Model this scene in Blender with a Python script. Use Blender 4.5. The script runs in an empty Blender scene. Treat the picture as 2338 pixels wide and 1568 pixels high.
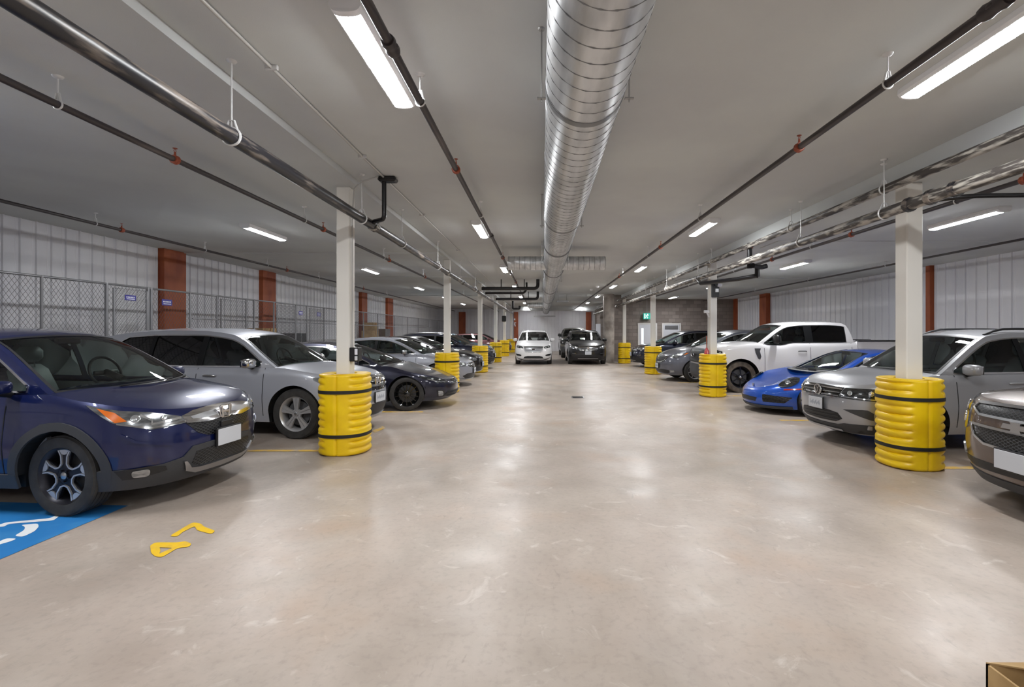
import bpy, math, random
from mathutils import Vector, Matrix
from mathutils.geometry import delaunay_2d_cdt
random.seed(7)
PI = math.pi
COL = bpy.context.scene.collection
# ------------------------------------------------------------------ camera, world, exposure
EYE = 1.64                      # camera height (m)
FPX = 1100.0                    # focal length in pixels of the 2338 px wide frame
VX, VY = 1238.0, 758.0          # vanishing point of the aisle
cam = bpy.data.cameras.new('camera'); cam_o = bpy.data.objects.new('camera', cam); COL.objects.link(cam_o)
cam.sensor_width = 36.0; cam.lens = FPX/2338*36
cam.shift_x = -(VX-1169)/2338; cam.shift_y = -(784-VY)/2338
cam.clip_start = .05; cam.clip_end = 200
cam_o.location = (0, 0, EYE); cam_o.rotation_euler = (PI/2, 0, 0)
bpy.context.scene.camera = cam_o
w = bpy.data.worlds.new('world'); bpy.context.scene.world = w; w.use_nodes = True
w.node_tree.nodes['Background'].inputs[0].default_value = (.6, .65, .7, 1)
w.node_tree.nodes['Background'].inputs[1].default_value = .05
vs = bpy.context.scene.view_settings
vs.view_transform = 'Standard'; vs.look = 'None'; vs.gamma = 1; vs.use_curve_mapping = False
vs.exposure = 1.74
bpy.context.scene.cycles.diffuse_bounces = 8
LAMP = 44.0                     # emission of the tube diffusers

# ------------------------------------------------------------------ materials
def srgb(h):
    v = [int(h[i:i+2], 16)/255 for i in (0, 2, 4)]
    return tuple((c/12.92 if c <= .04045 else ((c+.055)/1.055)**2.4) for c in v)+(1,)
def mat(name, col, rough=.5, metal=0, coat=0, spec=.5, emit=0, bump=None, vary=None, coat_rough=.04):
    m = bpy.data.materials.new(name); m.use_nodes = True
    nt = m.node_tree; b = nt.nodes['Principled BSDF']
    c = srgb(col) if isinstance(col, str) else col
    b.inputs['Base Color'].default_value = c
    b.inputs['Roughness'].default_value = rough; b.inputs['Metallic'].default_value = metal
    b.inputs['Coat Weight'].default_value = coat; b.inputs['Coat Roughness'].default_value = coat_rough
    b.inputs['Specular IOR Level'].default_value = spec
    if emit:
        b.inputs['Emission Color'].default_value = c; b.inputs['Emission Strength'].default_value = emit
    tc = nt.nodes.new('ShaderNodeTexCoord')
    if vary:                     # (scale, other colour, lo, hi, (sx,sy,sz))
        sc, c2, lo, hi, st = vary
        mp = nt.nodes.new('ShaderNodeMapping'); mp.inputs['Scale'].default_value = st
        nz = nt.nodes.new('ShaderNodeTexNoise'); nz.inputs['Scale'].default_value = sc; nz.inputs['Detail'].default_value = 6
        rp = nt.nodes.new('ShaderNodeMapRange'); rp.inputs[1].default_value = lo; rp.inputs[2].default_value = hi
        mx = nt.nodes.new('ShaderNodeMix'); mx.data_type = 'RGBA'
        mx.inputs[6].default_value = c; mx.inputs[7].default_value = srgb(c2)
        nt.links.new(tc.outputs['Object'], mp.inputs[0]); nt.links.new(mp.outputs[0], nz.inputs[0])
        nt.links.new(nz.outputs[0], rp.inputs[0]); nt.links.new(rp.outputs[0], mx.inputs[0])
        nt.links.new(mx.outputs[2], b.inputs['Base Color'])
    if bump:                     # (scale, strength)
        nz = nt.nodes.new('ShaderNodeTexNoise'); nz.inputs['Scale'].default_value = bump[0]; nz.inputs['Detail'].default_value = 4
        bp = nt.nodes.new('ShaderNodeBump'); bp.inputs['Strength'].default_value = bump[1]; bp.inputs['Distance'].default_value = .02
        nt.links.new(tc.outputs['Object'], nz.inputs[0]); nt.links.new(nz.outputs[0], bp.inputs['Height'])
        nt.links.new(bp.outputs[0], b.inputs['Normal'])
    return m
def paint(name, col, metal=.45, rough=.38): return mat(name, col, rough, metal, coat=1.0, coat_rough=.03)
def glass(name, tint, tr=.6):
    """car glass: a tinted see-through pane with a fresnel reflection"""
    m = bpy.data.materials.new(name); m.use_nodes = True; nt = m.node_tree; nt.nodes.clear()
    o = nt.nodes.new('ShaderNodeOutputMaterial'); t = nt.nodes.new('ShaderNodeBsdfTransparent'); g = nt.nodes.new('ShaderNodeBsdfGlossy')
    f = nt.nodes.new('ShaderNodeFresnel'); f.inputs[0].default_value = 1.52; mx = nt.nodes.new('ShaderNodeMixShader')
    c = srgb(tint); t.inputs[0].default_value = (c[0]*tr, c[1]*tr, c[2]*tr, 1); g.inputs['Roughness'].default_value = .02
    mr = nt.nodes.new('ShaderNodeMath'); mr.operation = 'MAXIMUM'; mr.inputs[1].default_value = .06
    nt.links.new(f.outputs[0], mr.inputs[0]); nt.links.new(mr.outputs[0], mx.inputs[0])
    nt.links.new(t.outputs[0], mx.inputs[1]); nt.links.new(g.outputs[0], mx.inputs[2]); nt.links.new(mx.outputs[0], o.inputs[0])
    return m
def cell_mat(name, dark, light, ky, kz, rough=.35):
    """black plastic mesh grille: bars crossing in diamonds, in the plane across the car"""
    m = mat(name, dark, rough); nt = m.node_tree; b = nt.nodes['Principled BSDF']
    tc = nt.nodes.new('ShaderNodeTexCoord'); sp = nt.nodes.new('ShaderNodeSeparateXYZ'); nt.links.new(tc.outputs['Object'], sp.inputs[0])
    def mt(op, a, b_=None):
        n = nt.nodes.new('ShaderNodeMath'); n.operation = op
        for i_, v in ((0, a), (1, b_)):
            if v is None: continue
            if isinstance(v, (int, float)): n.inputs[i_].default_value = v
            else: nt.links.new(v, n.inputs[i_])
        return n.outputs[0]
    u = mt('MULTIPLY', sp.outputs[1], ky); v = mt('MULTIPLY', sp.outputs[2], kz)
    a = mt('ABSOLUTE', mt('SINE', mt('ADD', u, v))); c = mt('ABSOLUTE', mt('SINE', mt('SUBTRACT', u, v)))
    r = nt.nodes.new('ShaderNodeMapRange'); r.inputs[1].default_value = .18; r.inputs[2].default_value = .42; nt.links.new(mt('MINIMUM', a, c), r.inputs[0])
    mx = nt.nodes.new('ShaderNodeMix'); mx.data_type = 'RGBA'; mx.inputs[6].default_value = srgb(light); mx.inputs[7].default_value = srgb(dark)
    nt.links.new(r.outputs[0], mx.inputs[0]); nt.links.new(mx.outputs[2], b.inputs['Base Color'])
    bp = nt.nodes.new('ShaderNodeBump'); bp.invert = True; bp.inputs['Strength'].default_value = .8; bp.inputs['Distance'].default_value = .01
    nt.links.new(r.outputs[0], bp.inputs['Height']); nt.links.new(bp.outputs[0], b.inputs['Normal'])
    return m

M = {}
M['black'] = mat('black_plastic', '1c1c1e', .45)
M['disc'] = mat('brake_disc_steel', '5a5a5c', .6, .4)
M['clad'] = mat('charcoal_cladding', '3a3b3e', .6, bump=(300, .1))
M['dark'] = mat('underbody_black', '0b0b0c', .8)
M['chrome'] = mat('chrome', 'd9d9da', .12, 1)
M['satin'] = mat('satin_silver', 'b4b5b8', .3, 1)
M['alloy'] = mat('alloy_silver', 'c2c2c4', .35, .6)
M['alloy_dark'] = mat('alloy_dark', '2c2c33', .35, .6)
M['gloss_black'] = mat('gloss_black', '0a0a0b', .15, coat=1)
M['rubber'] = mat('tyre_rubber', '3b3938', .8, vary=(9, '2a2928', .35, .65, (1, 1, 1)))
M['dusty_rubber'] = mat('dusty_tyre_rubber', '6e655c', .9, vary=(9, '4a443f', .35, .65, (1, 1, 1)))
M['glass'] = glass('windscreen_glass', 'e6f2ec', .97)
M['side_glass'] = glass('side_glass', 'd8e4df', .9)
M['privacy'] = glass('privacy_glass', '2a2c30', .12)
M['cloth'] = mat('seat_charcoal_cloth', '85868a', .8)
M['cloth_l'] = mat('seat_grey_leather', 'a0a4a6', .55)
M['dash'] = mat('dashboard_vinyl', '8d8f91', .6)
M['liner'] = mat('headliner', 'd0cfcb', .9)
M['plate'] = mat('plate_white', 'c9ccd2', .5)
M['ink'] = mat('plate_ink', '8b93a0', .6)
M['amber'] = mat('amber_lens', 'e0701c', .2, coat=1)
M['red'] = mat('red_lens', 'b02018', .2, coat=1)
M['lens'] = mat('headlamp_reflector', 'a8abae', .16, .85, coat=1, vary=(10, '7b7f82', .42, .6, (1, 1, 3)))
M['lens_dark'] = mat('headlamp_smoked', '4a4d50', .15, .6, coat=1, vary=(18, '1c1d1f', .4, .6, (1, 1, 3)))
M['bulb'] = mat('headlamp_projector', 'e6ebef', .08, .9, coat=1)
M['mesh'] = cell_mat('black_mesh_grille', '08080a', '3c3d40', 62, 105)
M['abs_'] = mat('post_satin_black', '101113', .5, spec=.25)
M['seam'] = mat('panel_gap', '121316', .8)

# ------------------------------------------------------------------ mesh helpers
def link(o, parent=None):
    COL.objects.link(o)
    if parent is not None: o.parent = parent
    return o
def tag(o, label=None, cat=None, group=None, kind=None):
    if label: o['label'] = label
    if cat: o['category'] = cat
    if group: o['group'] = group
    if kind: o['kind'] = kind
    return o
def empty(name, label, cat, loc=(0, 0, 0), rz=0, group=None):
    o = bpy.data.objects.new(name, None); link(o); o.location = loc; o.rotation_euler = (0, 0, rz); o.empty_display_size = .2
    return tag(o, label, cat, group)
class MB:
    def __init__(s): s.v = []; s.f = []; s.mi = []; s.m = 0
    def add(s, vs_, fs): 
        n = len(s.v); s.v += [tuple(v) for v in vs_]; s.f += [tuple(i+n for i in f) for f in fs]; s.mi += [s.m]*len(fs); return s
    def box(s, x0, x1, y0, y1, z0, z1, bev=0):
        if bev <= 0:
            v = [(x, y, z) for z in (z0, z1) for y in (y0, y1) for x in (x0, x1)]
            return s.add(v, [(0, 2, 3, 1), (4, 5, 7, 6), (0, 1, 5, 4), (2, 6, 7, 3), (0, 4, 6, 2), (1, 3, 7, 5)])
        b = min(bev, (x1-x0)*.45, (y1-y0)*.45, (z1-z0)*.45); v = []; f = []
        def ring(i, z): return [(x0+i, y0+b, z), (x0+b, y0+i, z), (x1-b, y0+i, z), (x1-i, y0+b, z), (x1-i, y1-b, z), (x1-b, y1-i, z), (x0+b, y1-i, z), (x0+i, y1-b, z)]
        r0 = [(x0+b, y0+b), (x0+b, y0+b), (x1-b, y0+b), (x1-b, y0+b), (x1-b, y1-b), (x1-b, y1-b), (x0+b, y1-b), (x0+b, y1-b)]
        v = [(a, c, z0) for a, c in r0]+ring(0, z0+b)+ring(0, z1-b)+[(a, c, z1) for a, c in r0]
        for k in range(3):
            for i in range(8): j = (i+1) % 8; f.append((k*8+i, k*8+j, k*8+8+j, k*8+8+i))
        f.append(tuple(range(7, -1, -1))); f.append(tuple(range(24, 32)))
        return s.add(v, f)
    def tube(s, a, b, r, n=12, cap=True, r2=None):
        a = Vector(a); b = Vector(b); d = (b-a).normalized(); r2 = r if r2 is None else r2
        u = d.cross(Vector((0, 0, 1)) if abs(d.z) < .9 else Vector((1, 0, 0))).normalized(); w_ = d.cross(u)
        v = []; f = []
        for p, rr in ((a, r), (b, r2)):
            for k in range(n):
                t = 2*PI*k/n; v.append(p+(u*math.cos(t)+w_*math.sin(t))*rr)
        for k in range(n): j = (k+1) % n; f.append((k, j, n+j, n+k))
        if cap: f.append(tuple(range(n-1, -1, -1))); f.append(tuple(range(n, 2*n)))
        return s.add(v, f)
    def path(s, pts, r, n=10, closed=False):
        P = [Vector(p) for p in pts]; N = len(P); v = []; f = []; up = None
        for i, p in enumerate(P):
            a = P[(i-1) % N] if (closed or i > 0) else p; b = P[(i+1) % N] if (closed or i < N-1) else p
            d = (b-a).normalized()
            if up is None: up = d.cross(Vector((0, 0, 1)) if abs(d.z) < .9 else Vector((1, 0, 0))).normalized()
            up = (up-d*up.dot(d)).normalized(); w_ = d.cross(up)
            for k in range(n):
                t = 2*PI*k/n; v.append(p+(up*math.cos(t)+w_*math.sin(t))*r)
        for i in range(N if closed else N-1):
            for k in range(n): j = (k+1) % n; i2 = (i+1) % N; f.append((i*n+k, i*n+j, i2*n+j, i2*n+k))
        if not closed: f.append(tuple(range(n-1, -1, -1))); f.append(tuple((N-1)*n+k for k in range(n)))
        return s.add(v, f)
    def lathe(s, prof, n=32, axis='z', org=(0, 0, 0), closed=False):
        v = []; f = []; m = len(prof)
        for k in range(n):
            t = 2*PI*k/n; c, sn = math.cos(t), math.sin(t)
            for r, h in prof:
                p = (r*c, r*sn, h) if axis == 'z' else ((r*sn, h, r*c) if axis == 'y' else (h, r*c, r*sn))
                v.append((p[0]+org[0], p[1]+org[1], p[2]+org[2]))
        for k in range(n):
            j = (k+1) % n
            for i in range(m if closed else m-1):
                i2 = (i+1) % m; f.append((k*m+i, j*m+i, j*m+i2, k*m+i2))
        return s.add(v, f)
    def grid(s, fn, nu, nv, flip=False):
        v = [fn(i/nu, j/nv) for i in range(nu+1) for j in range(nv+1)]; f = []
        for i in range(nu):
            for j in range(nv):
                a = i*(nv+1)+j; q = (a, a+nv+1, a+nv+2, a+1); f.append(q[::-1] if flip else q)
        return s.add(v, f)
    def prism(s, poly, y0, y1, axis='y'):
        """polygon (a,b) extruded: axis y -> (a,y,b); axis z -> (a,b,z); axis x -> (x,a,b)"""
        n = len(poly); mk = {'y': lambda a, b, h: (a, h, b), 'z': lambda a, b, h: (a, b, h), 'x': lambda a, b, h: (h, a, b)}[axis]
        v = [mk(a, b, y0) for a, b in poly]+[mk(a, b, y1) for a, b in poly]
        f = [tuple(range(n)), tuple(range(2*n-1, n-1, -1))]+[((k+1) % n, k, n+k, n+(k+1) % n) for k in range(n)]
        return s.add(v, f)
    def build(s, name, m, parent=None, smooth=40, label=None, fix=False):
        me = bpy.data.meshes.new(name); me.from_pydata(s.v, [], s.f)
        for mm in (m if isinstance(m, (list, tuple)) else [m]): me.materials.append(mm)
        if isinstance(m, (list, tuple)): me.polygons.foreach_set('material_index', s.mi)
        if fix:
            import bmesh
            b = bmesh.new(); b.from_mesh(me); bmesh.ops.remove_doubles(b, verts=b.verts, dist=1e-5); bmesh.ops.recalc_face_normals(b, faces=b.faces); b.to_mesh(me); b.free()
        if smooth:
            me.polygons.foreach_set('use_smooth', [True]*len(me.polygons)); me.set_sharp_from_angle(angle=math.radians(smooth))
        me.update(); o = bpy.data.objects.new(name, me); link(o, parent)
        if label: o['label'] = label
        return o
def curve(tab):
    xs = [a for a, b in tab]; ys = [b for a, b in tab]; n = len(xs)
    d = [(ys[i+1]-ys[i])/(xs[i+1]-xs[i]) for i in range(n-1)]
    m = [d[0]]+[0 if d[i-1]*d[i] <= 0 else 2*d[i-1]*d[i]/(d[i-1]+d[i]) for i in range(1, n-1)]+[d[-1]]
    def f(x):
        if x <= xs[0]: return ys[0]
        if x >= xs[-1]: return ys[-1]
        i = 0
        while x > xs[i+1]: i += 1
        h = xs[i+1]-xs[i]; t = (x-xs[i])/h
        return (2*t**3-3*t*t+1)*ys[i]+(t**3-2*t*t+t)*h*m[i]+(-2*t**3+3*t*t)*ys[i+1]+(t**3-t*t)*h*m[i+1]
    return f
def inside(p, poly):
    x, y = p; r = False; n = len(poly)
    for i in range(n):
        x1, y1 = poly[i]; x2, y2 = poly[i-1]
        if (y1 > y) != (y2 > y) and x < (x2-x1)*(y-y1)/(y2-y1)+x1: r = not r
    return r
def densify(poly, step):
    o = []
    for i in range(len(poly)):
        a = poly[i]; b = poly[(i+1) % len(poly)]; L = math.hypot(b[0]-a[0], b[1]-a[1]); n = max(1, int(math.ceil(L/step)))
        for k in range(n): o.append((a[0]+(b[0]-a[0])*k/n, a[1]+(b[1]-a[1])*k/n))
    return o
def area(p): return sum(p[i-1][0]*p[i][1]-p[i][0]*p[i-1][1] for i in range(len(p)))/2
def roundp(poly, r, n=4):
    o = []; N = len(poly)
    for i in range(N):
        P = Vector(poly[i]); A = Vector(poly[i-1]); B = Vector(poly[(i+1) % N]); da = (A-P); db = (B-P)
        k = min(r, da.length*.45, db.length*.45); a = P+da.normalized()*k; b = P+db.normalized()*k
        for j in range(n+1):
            t = j/n; q = a*(1-t)**2+P*2*t*(1-t)+b*t*t; o.append((q.x, q.y))
    return o
def fill(outer, holes=(), step=.06):
    outer = list(outer)
    if area(outer) < 0: outer = outer[::-1]
    loops = [densify(outer, step)]+[densify(list(h), step) for h in holes]
    vs_ = []; ed = []
    for l in loops:
        n = len(vs_); vs_ += l; ed += [(n+i, n+(i+1) % len(l)) for i in range(len(l))]
    xs = [p[0] for p in loops[0]]; ys = [p[1] for p in loops[0]]
    bd = list(vs_); x = min(xs)+step/2
    while x < max(xs):
        y = min(ys)+step/2
        while y < max(ys):
            if inside((x, y), loops[0]) and not any(inside((x, y), h) for h in loops[1:]) and all((x-a)**2+(y-b)**2 > (step*.45)**2 for a, b in bd): vs_.append((x, y))
            y += step
        x += step
    r = delaunay_2d_cdt([Vector(p) for p in vs_], ed, [], 0, 1e-6)
    V = [(p.x, p.y) for p in r[0]]; T = []
    for f in r[2]:
        c = (sum(V[i][0] for i in f)/3, sum(V[i][1] for i in f)/3)
        if inside(c, loops[0]) and not any(inside(c, h) for h in loops[1:]):
            T.append(tuple(f) if area([V[i] for i in f]) > 0 else tuple(f)[::-1])
    return V, T

# ------------------------------------------------------------------ car body surfaces
class Car:
    """local frame: nose at x=0, tail at x=-L, +y left, ground z=0. s = distance behind the nose, z = height."""
    def __init__(c, P):
        c.P = P; c.L = P['L']; c.hw = P['W']/2; c.sc = P.get('sc', 1.15); c.rc = P.get('rc', .8); c.n = P.get('n', 3.6); c.m = P.get('m', 2.3)
        c.F = curve(P['F']); c.E = curve(P['E']); c.C = curve(P['C']); c.Wz = curve(P['Wz']); c.Rz = curve(P.get('Rz', [(.2, .15), (.5, 0), (.8, .02), (1.15, .1)]))
        c.RL = curve(P['RL']); c.axf, c.axr, c.R = P['fo'], P['fo']+P['wb'], P['R']
        N = 60; c.tab = [0]; pr = None
        for k in range(N+1):
            s, y = c.plan(k/N)
            if pr: c.tab.append(c.tab[-1]+math.hypot(s-pr[0], y-pr[1]))
            pr = (s, y)
        c.pa = c.tab[-1]
    def ug(c, q):
        if q < 1: t = q*PI/2; return math.cos(t)**(2/c.n), math.sin(t)**(2/c.m)
        if q > 2: t = (3-q)*PI/2; return max(0, math.cos(t))**(2/4.5), max(0, math.sin(t))**(2/2.6)
        return 0, 1
    def plan(c, q):
        u, g = c.ug(q)
        if q <= 1: return c.sc*(1-u), g*c.hw
        if q <= 2: return c.sc+(c.L-c.rc-c.sc)*(q-1), c.hw
        return c.L-c.rc*(1-u), g*c.hw
    def q_of_s(c, s):
        if s < c.sc: u = max(0, min(1, (c.sc-s)/c.sc)); return math.acos(u**(c.n/2))/(PI/2)
        if s <= c.L-c.rc: return 1+(s-c.sc)/(c.L-c.rc-c.sc)
        u = 1-min(1, (c.L-s)/c.rc); return 3-math.acos(max(0, u)**(4.5/2))/(PI/2)
    def q_of_p(c, p):
        p = abs(p)
        if p >= c.pa: return 1+(p-c.pa)/(c.L-c.rc-c.sc)
        N = len(c.tab)-1; i = 0
        while c.tab[i+1] < p: i += 1
        return (i+(p-c.tab[i])/(c.tab[i+1]-c.tab[i]))/N
    def p_of_s(c, s):
        q = c.q_of_s(s)
        if q >= 1: return c.pa+(s-c.sc)
        N = len(c.tab)-1; i = min(N-1, int(q*N)); return c.tab[i]+(c.tab[i+1]-c.tab[i])*(q*N-i)
    def pos(c, q, z, side=1):
        s0, y0 = c.plan(q); u, g = c.ug(q)
        s = s0+c.F(z)*u if q <= 1 else (s0-c.Rz(z)*u if q > 2 else s0)
        d = c.E(s0)-z; k = 0
        if d < .1: k = (1-max(d, 0)/.1)**2*.03
        return Vector((-(s+k*u*1.2), side*y0*c.Wz(z)*(1-k), z))
    def pp(c, p, z, off=0):
        side = 1 if p >= 0 else -1; q = c.q_of_p(p); P = c.pos(q, z, side)
        if off:
            e = 1e-3
            a = c.pos(c.q_of_p(p+side*e if abs(p) > 2*e else side*3*e), z, side)-(P if abs(p) > 2*e else c.pos(c.q_of_p(e), z, -side)); b = c.pos(q, z+e, side)-P
            n = a.cross(b)*(side if abs(p) > 2*e else side)
            if n.length > 0: P = P+n.normalized()*off
        return P
    def patch(c, name, poly, m, par, off=.006, th=.012, step=.05, holes=(), label=None, rnd=0, smooth=40):
        if rnd: poly = roundp(poly, rnd)
        V, T = fill(poly, holes, step); mb = MB()
        mb.add([c.pp(p, z, off) for p, z in V], T)
        for l, sg in [(poly if area(poly) > 0 else poly[::-1], 1)]+[(h if area(h) < 0 else h[::-1], 1) for h in holes]:
            l = densify(l, step); n = len(l)
            mb.add([c.pp(p, z, off) for p, z in l]+[c.pp(p, z, off-th) for p, z in l], [(i, n+i, n+(i+1) % n, (i+1) % n) for i in range(n)])
        return mb.build(name, m, par, smooth, label)
    def ribbon(c, mb, pts, wd, off=.008, closed=False, step=.06, fn=None, th=.008):
        fn = fn or c.pp; pts = list(pts); d = []
        for i in range(len(pts)-(0 if closed else 1)):
            a = pts[i]; b = pts[(i+1) % len(pts)]; n = max(1, int(math.hypot(b[0]-a[0], b[1]-a[1])/step))
            d += [(a[0]+(b[0]-a[0])*k/n, a[1]+(b[1]-a[1])*k/n) for k in range(n)]
        if not closed: d.append(pts[-1])
        N = len(d); v = []
        for i in range(N):
            a = d[i-1] if (i > 0 or closed) else d[i]; b = d[(i+1) % N] if (i < N-1 or closed) else d[i]
            t = Vector((b[0]-a[0], b[1]-a[1])); t = t.normalized() if t.length > 0 else Vector((1, 0)); nx, nz = -t.y*wd/2, t.x*wd/2
            v += [fn(d[i][0]+nx, d[i][1]+nz, off-th), fn(d[i][0]+nx, d[i][1]+nz, off), fn(d[i][0]-nx, d[i][1]-nz, off), fn(d[i][0]-nx, d[i][1]-nz, off-th)]
        f = []
        for i in range(N if closed else N-1):
            j = (i+1) % N; a, b = i*4, j*4
            f += [(a, a+1, b+1, b)[::-1], (a+1, a+2, b+2, b+1)[::-1], (a+2, a+3, b+3, b+2)[::-1]]
        mb.add(v, f); return mb
    def line(c, name, pts, wd, m, par, off=.008, closed=False, label=None, step=.06):
        return c.ribbon(MB(), pts, wd, off, closed, step).build(name, m, par, 30, label)
    # ---- greenhouse
    def Yg(c, s, z):
        s1 = max(.02, min(c.L-.02, s)); e = c.E(s1); yb = abs(c.pos(c.q_of_s(s1), e).y)-.012
        return yb-c.P.get('lean', .2)*max(0, (z-e)/(c.P['H']-.05-c.P['zb']))**1.25
    def G(c, s, z, side, off=0):
        y = c.Yg(s, z)
        if off:
            e = .01; nz = -(c.Yg(s, z+e)-y)/e; l = math.sqrt(1+nz*nz); return Vector((-s, side*(y+off/l), z+off*nz/l))
        return Vector((-s, side*y, z))
    def topz(c, s): return c.RL(s)-c.P.get('rail', .075)
    def window(c, s1, s2, cut=None, r=.03):
        bot = lambda s: c.E(s)+.03
        n = 14; top = []
        for k in range(n+1):
            s = s1+(s2-s1)*k/n; z = c.topz(s)
            if cut: z = min(z, bot(s)+(cut[0]-s)*cut[1])
            if z > bot(s)+.015: top.append((s, z))
        bs = [(s, bot(s)) for s, z in top]
        sl = c.P.get('slant', .0)
        poly = bs+top[::-1]
        poly = [(s+(sl*(z-bot(s)) if s2-s < .001 else 0), z) for s, z in poly]
        return roundp(poly, r, 3)

def car(P, name, label, cat, loc, rz, group=None):
    c = Car(P); root = empty(name, label, cat, loc, rz, group); PM = P['paint']; L = c.L; hw = c.hw
    lo = P.get('sill', .24); ra = P.get('ra', c.R+.055); zc = c.R
    nose_z = P.get('nose_z', .22)
    def zlow(s0):
        z = lo
        if s0 < c.axf-ra: z = nose_z
        if s0 > c.axr+ra: z = lo+.08
        for a in (c.axf, c.axr):
            if abs(s0-a) < ra: z = max(z, zc+math.sqrt(ra*ra-(s0-a)**2))
        return z
    ss = [c.plan(k/16)[0] for k in range(17)]+[c.plan(2+k/12)[0] for k in range(13)]
    qs = set()
    for k in range(25): qs.add(round(k/24, 5))
    for k in range(13): qs.add(round(2+k/12, 5))
    for a in (c.axf, c.axr):
        for k in range(0, 25): qs.add(round(c.q_of_s(a+ra*math.cos(PI*k/24)), 5))
        for e in (-ra*1.004, ra*1.004): qs.add(round(c.q_of_s(a+e), 5))
    s = c.sc
    while s < L-c.rc: qs.add(round(c.q_of_s(s), 5)); s += .12
    qs = sorted(qs); NT = 18; sides = []
    mb = MB()
    for side in (1, -1):
        v = []; f = []
        for q in qs:
            s0 = c.plan(q)[0]; zl = zlow(s0); e = c.E(s0)
            for t in range(NT+1):
                k = t/NT; z = zl+(e-zl)*(k if k < .85 else .85+(k-.85)*1.0); v.append(c.pos(q, z, side))
        for i in range(len(qs)-1):
            for t in range(NT):
                a = i*(NT+1)+t; b = a+NT+1; fc = (a, b, b+1, a+1); f.append(fc if side == 1 else fc[::-1])
        mb.add(v, f)
    body = mb.build('body_shell', PM, root, 50, fix=True)
    # hood / deck caps
    def cap(nm, sA, sB, extra=0):
        K = 16; m2 = MB(); Q = sorted(set([c.q_of_s(sA), c.q_of_s(sB)]+[q for q in qs if c.q_of_s(sA) < q < c.q_of_s(sB)])); v = []; f = []
        for q in Q:
            s0 = c.plan(q)[0]; e = c.E(s0); P1 = c.pos(q, e, 1); cr = c.C(s0)
            for k in range(K+1):
                t = 1-2*k/K; tt = math.copysign(abs(t)**.8, t); z = e+cr*(1-abs(tt)**3.0)
                z += P.get('dome', .0)*max(0, 1-((abs(tt)-.62)/.16)**2)*min(1, cr/.04) if cr > 0 else 0
                v.append((P1.x-P.get('hoodbow', 0)*0, P1.y*tt, z))
        for i in range(len(Q)-1):
            for k in range(K): a = i*(K+1)+k; b = a+K+1; f.append((a, b, b+1, a+1)[::-1])
        m2.add(v, f); return m2.build(nm, PM, root, 50)
    sa, sh, sr, sb = P['sa'], P['sh'], P['sr'], P['sb']
    cap('hood', 0.0, sa+.12)
    if sb < L-.25: cap('boot_lid', sb-.05, L)
    # wheel housings and the closed underside
    wb = MB()
    for side in (1, -1):
        for a in (c.axf, c.axr):
            v = []; f = []
            for k in range(25):
                s0 = a+ra*math.cos(PI*k/24); z = zc+ra*math.sin(PI*k/24); p = c.pos(c.q_of_s(s0), z, side); v += [p, Vector((-s0, side*(hw-.38), z))]
            for k in range(24): f.append((2*k, 2*k+1, 2*k+3, 2*k+2))
            wb.add(v, f)
            poly = [(-(a+ra*math.cos(PI*k/24)), zc+ra*math.sin(PI*k/24)) for k in range(25)]+[(-(a-ra), lo), (-(a+ra), lo)]
            wb.prism(poly, side*(hw-.38), side*(hw-.40))
    wb.box(-(L-.3), -.5, -(hw-.40), hw-.40, lo-.02, P.get('ub', .58))
    wb.box(-(c.axr-ra), -(c.axf+ra), -(hw-.1), hw-.1, lo-.01, .5)
    wb.box(-(c.axf-ra), -.30, -(hw-.36), hw-.36, nose_z+.01, .42)
    wb.build('underbody', M['dark'], root, 0)
    # greenhouse sides with window openings
    rail = [(sa+(sb-sa)*k/70, c.RL(sa+(sb-sa)*k/70)) for k in range(71)]
    rail[0] = (sa, c.E(sa)-.02); rail[-1] = (sb, c.E(sb)-.02)
    bottom = [(sb+(sa-sb)*k/40, c.E(sb+(sa-sb)*k/40)-.02) for k in range(1, 40)]
    wins = [c.window(*wd_) for wd_ in P['wins']]
    V, T = fill(rail+bottom, wins, .09)
    gb = MB()
    for side in (1, -1): gb.add([c.G(a, z, side) for a, z in V], [t if side == 1 else t[::-1] for t in T])
    # roof, pillars and screens
    def scr(k0, k1, bow0, bow1, cr0, cr1):
        def fn(a, b):
            s_ = k0+(k1-k0)*a; z = c.RL(s_) if 0 < a < 1 or k0 != sa else c.RL(s_); v = 1-2*b; y = c.Yg(s_, z)
            return Vector((-(s_-(bow0+(bow1-bow0)*a)*(1-v*v)), y*v, z+(cr0+(cr1-cr0)*a)*(1-abs(v)**2.4)))
        return fn
    bh, bw = P.get('bowh', .10), P.get('bow', .26)
    WS = scr(sa, sh, bw, bh, .0, P['crown']); RF = scr(sh, sr, bh, -.05, P['crown'], P['crown']); RG = scr(sr, sb, -.05, -.15, P['crown'], .0)
    gb.grid(RF, 24, 16)
    fr = P.get('frame', .055)
    sub = lambda F_, a0, a1, b0, b1: (lambda a, b: F_(a0+(a1-a0)*a, b0+(b1-b0)*b))
    for F_ in (WS, RG):
        gb.grid(sub(F_, 0, 1, 0, fr*.5), 14, 1); gb.grid(sub(F_, 0, 1, 1-fr*.5, 1), 14, 1)
        e0, e1 = (.94, 1) if F_ is WS else (0, .08)
        gb.grid(sub(F_, e0, e1, fr*.5, 1-fr*.5), 1, 14)
    if P.get('pickup_cab'): gb.grid(sub(RG, .8, 1, fr*.5, 1-fr*.5), 2, 10)
    MB().grid(lambda a, b: RF(a, b*.96+.02)-Vector((0, 0, .025)), 12, 8).build('headliner', M['liner'], root, 60)
    cab = gb.build('cabin_shell', P.get('roofpaint', PM), root, 35, fix=True)
    wsg = MB().grid(sub(WS, .03, .94, fr*.5, 1-fr*.5), 14, 16); wsg.build('windshield', P.get('wsglass', M['glass']), root, 60)
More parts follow.
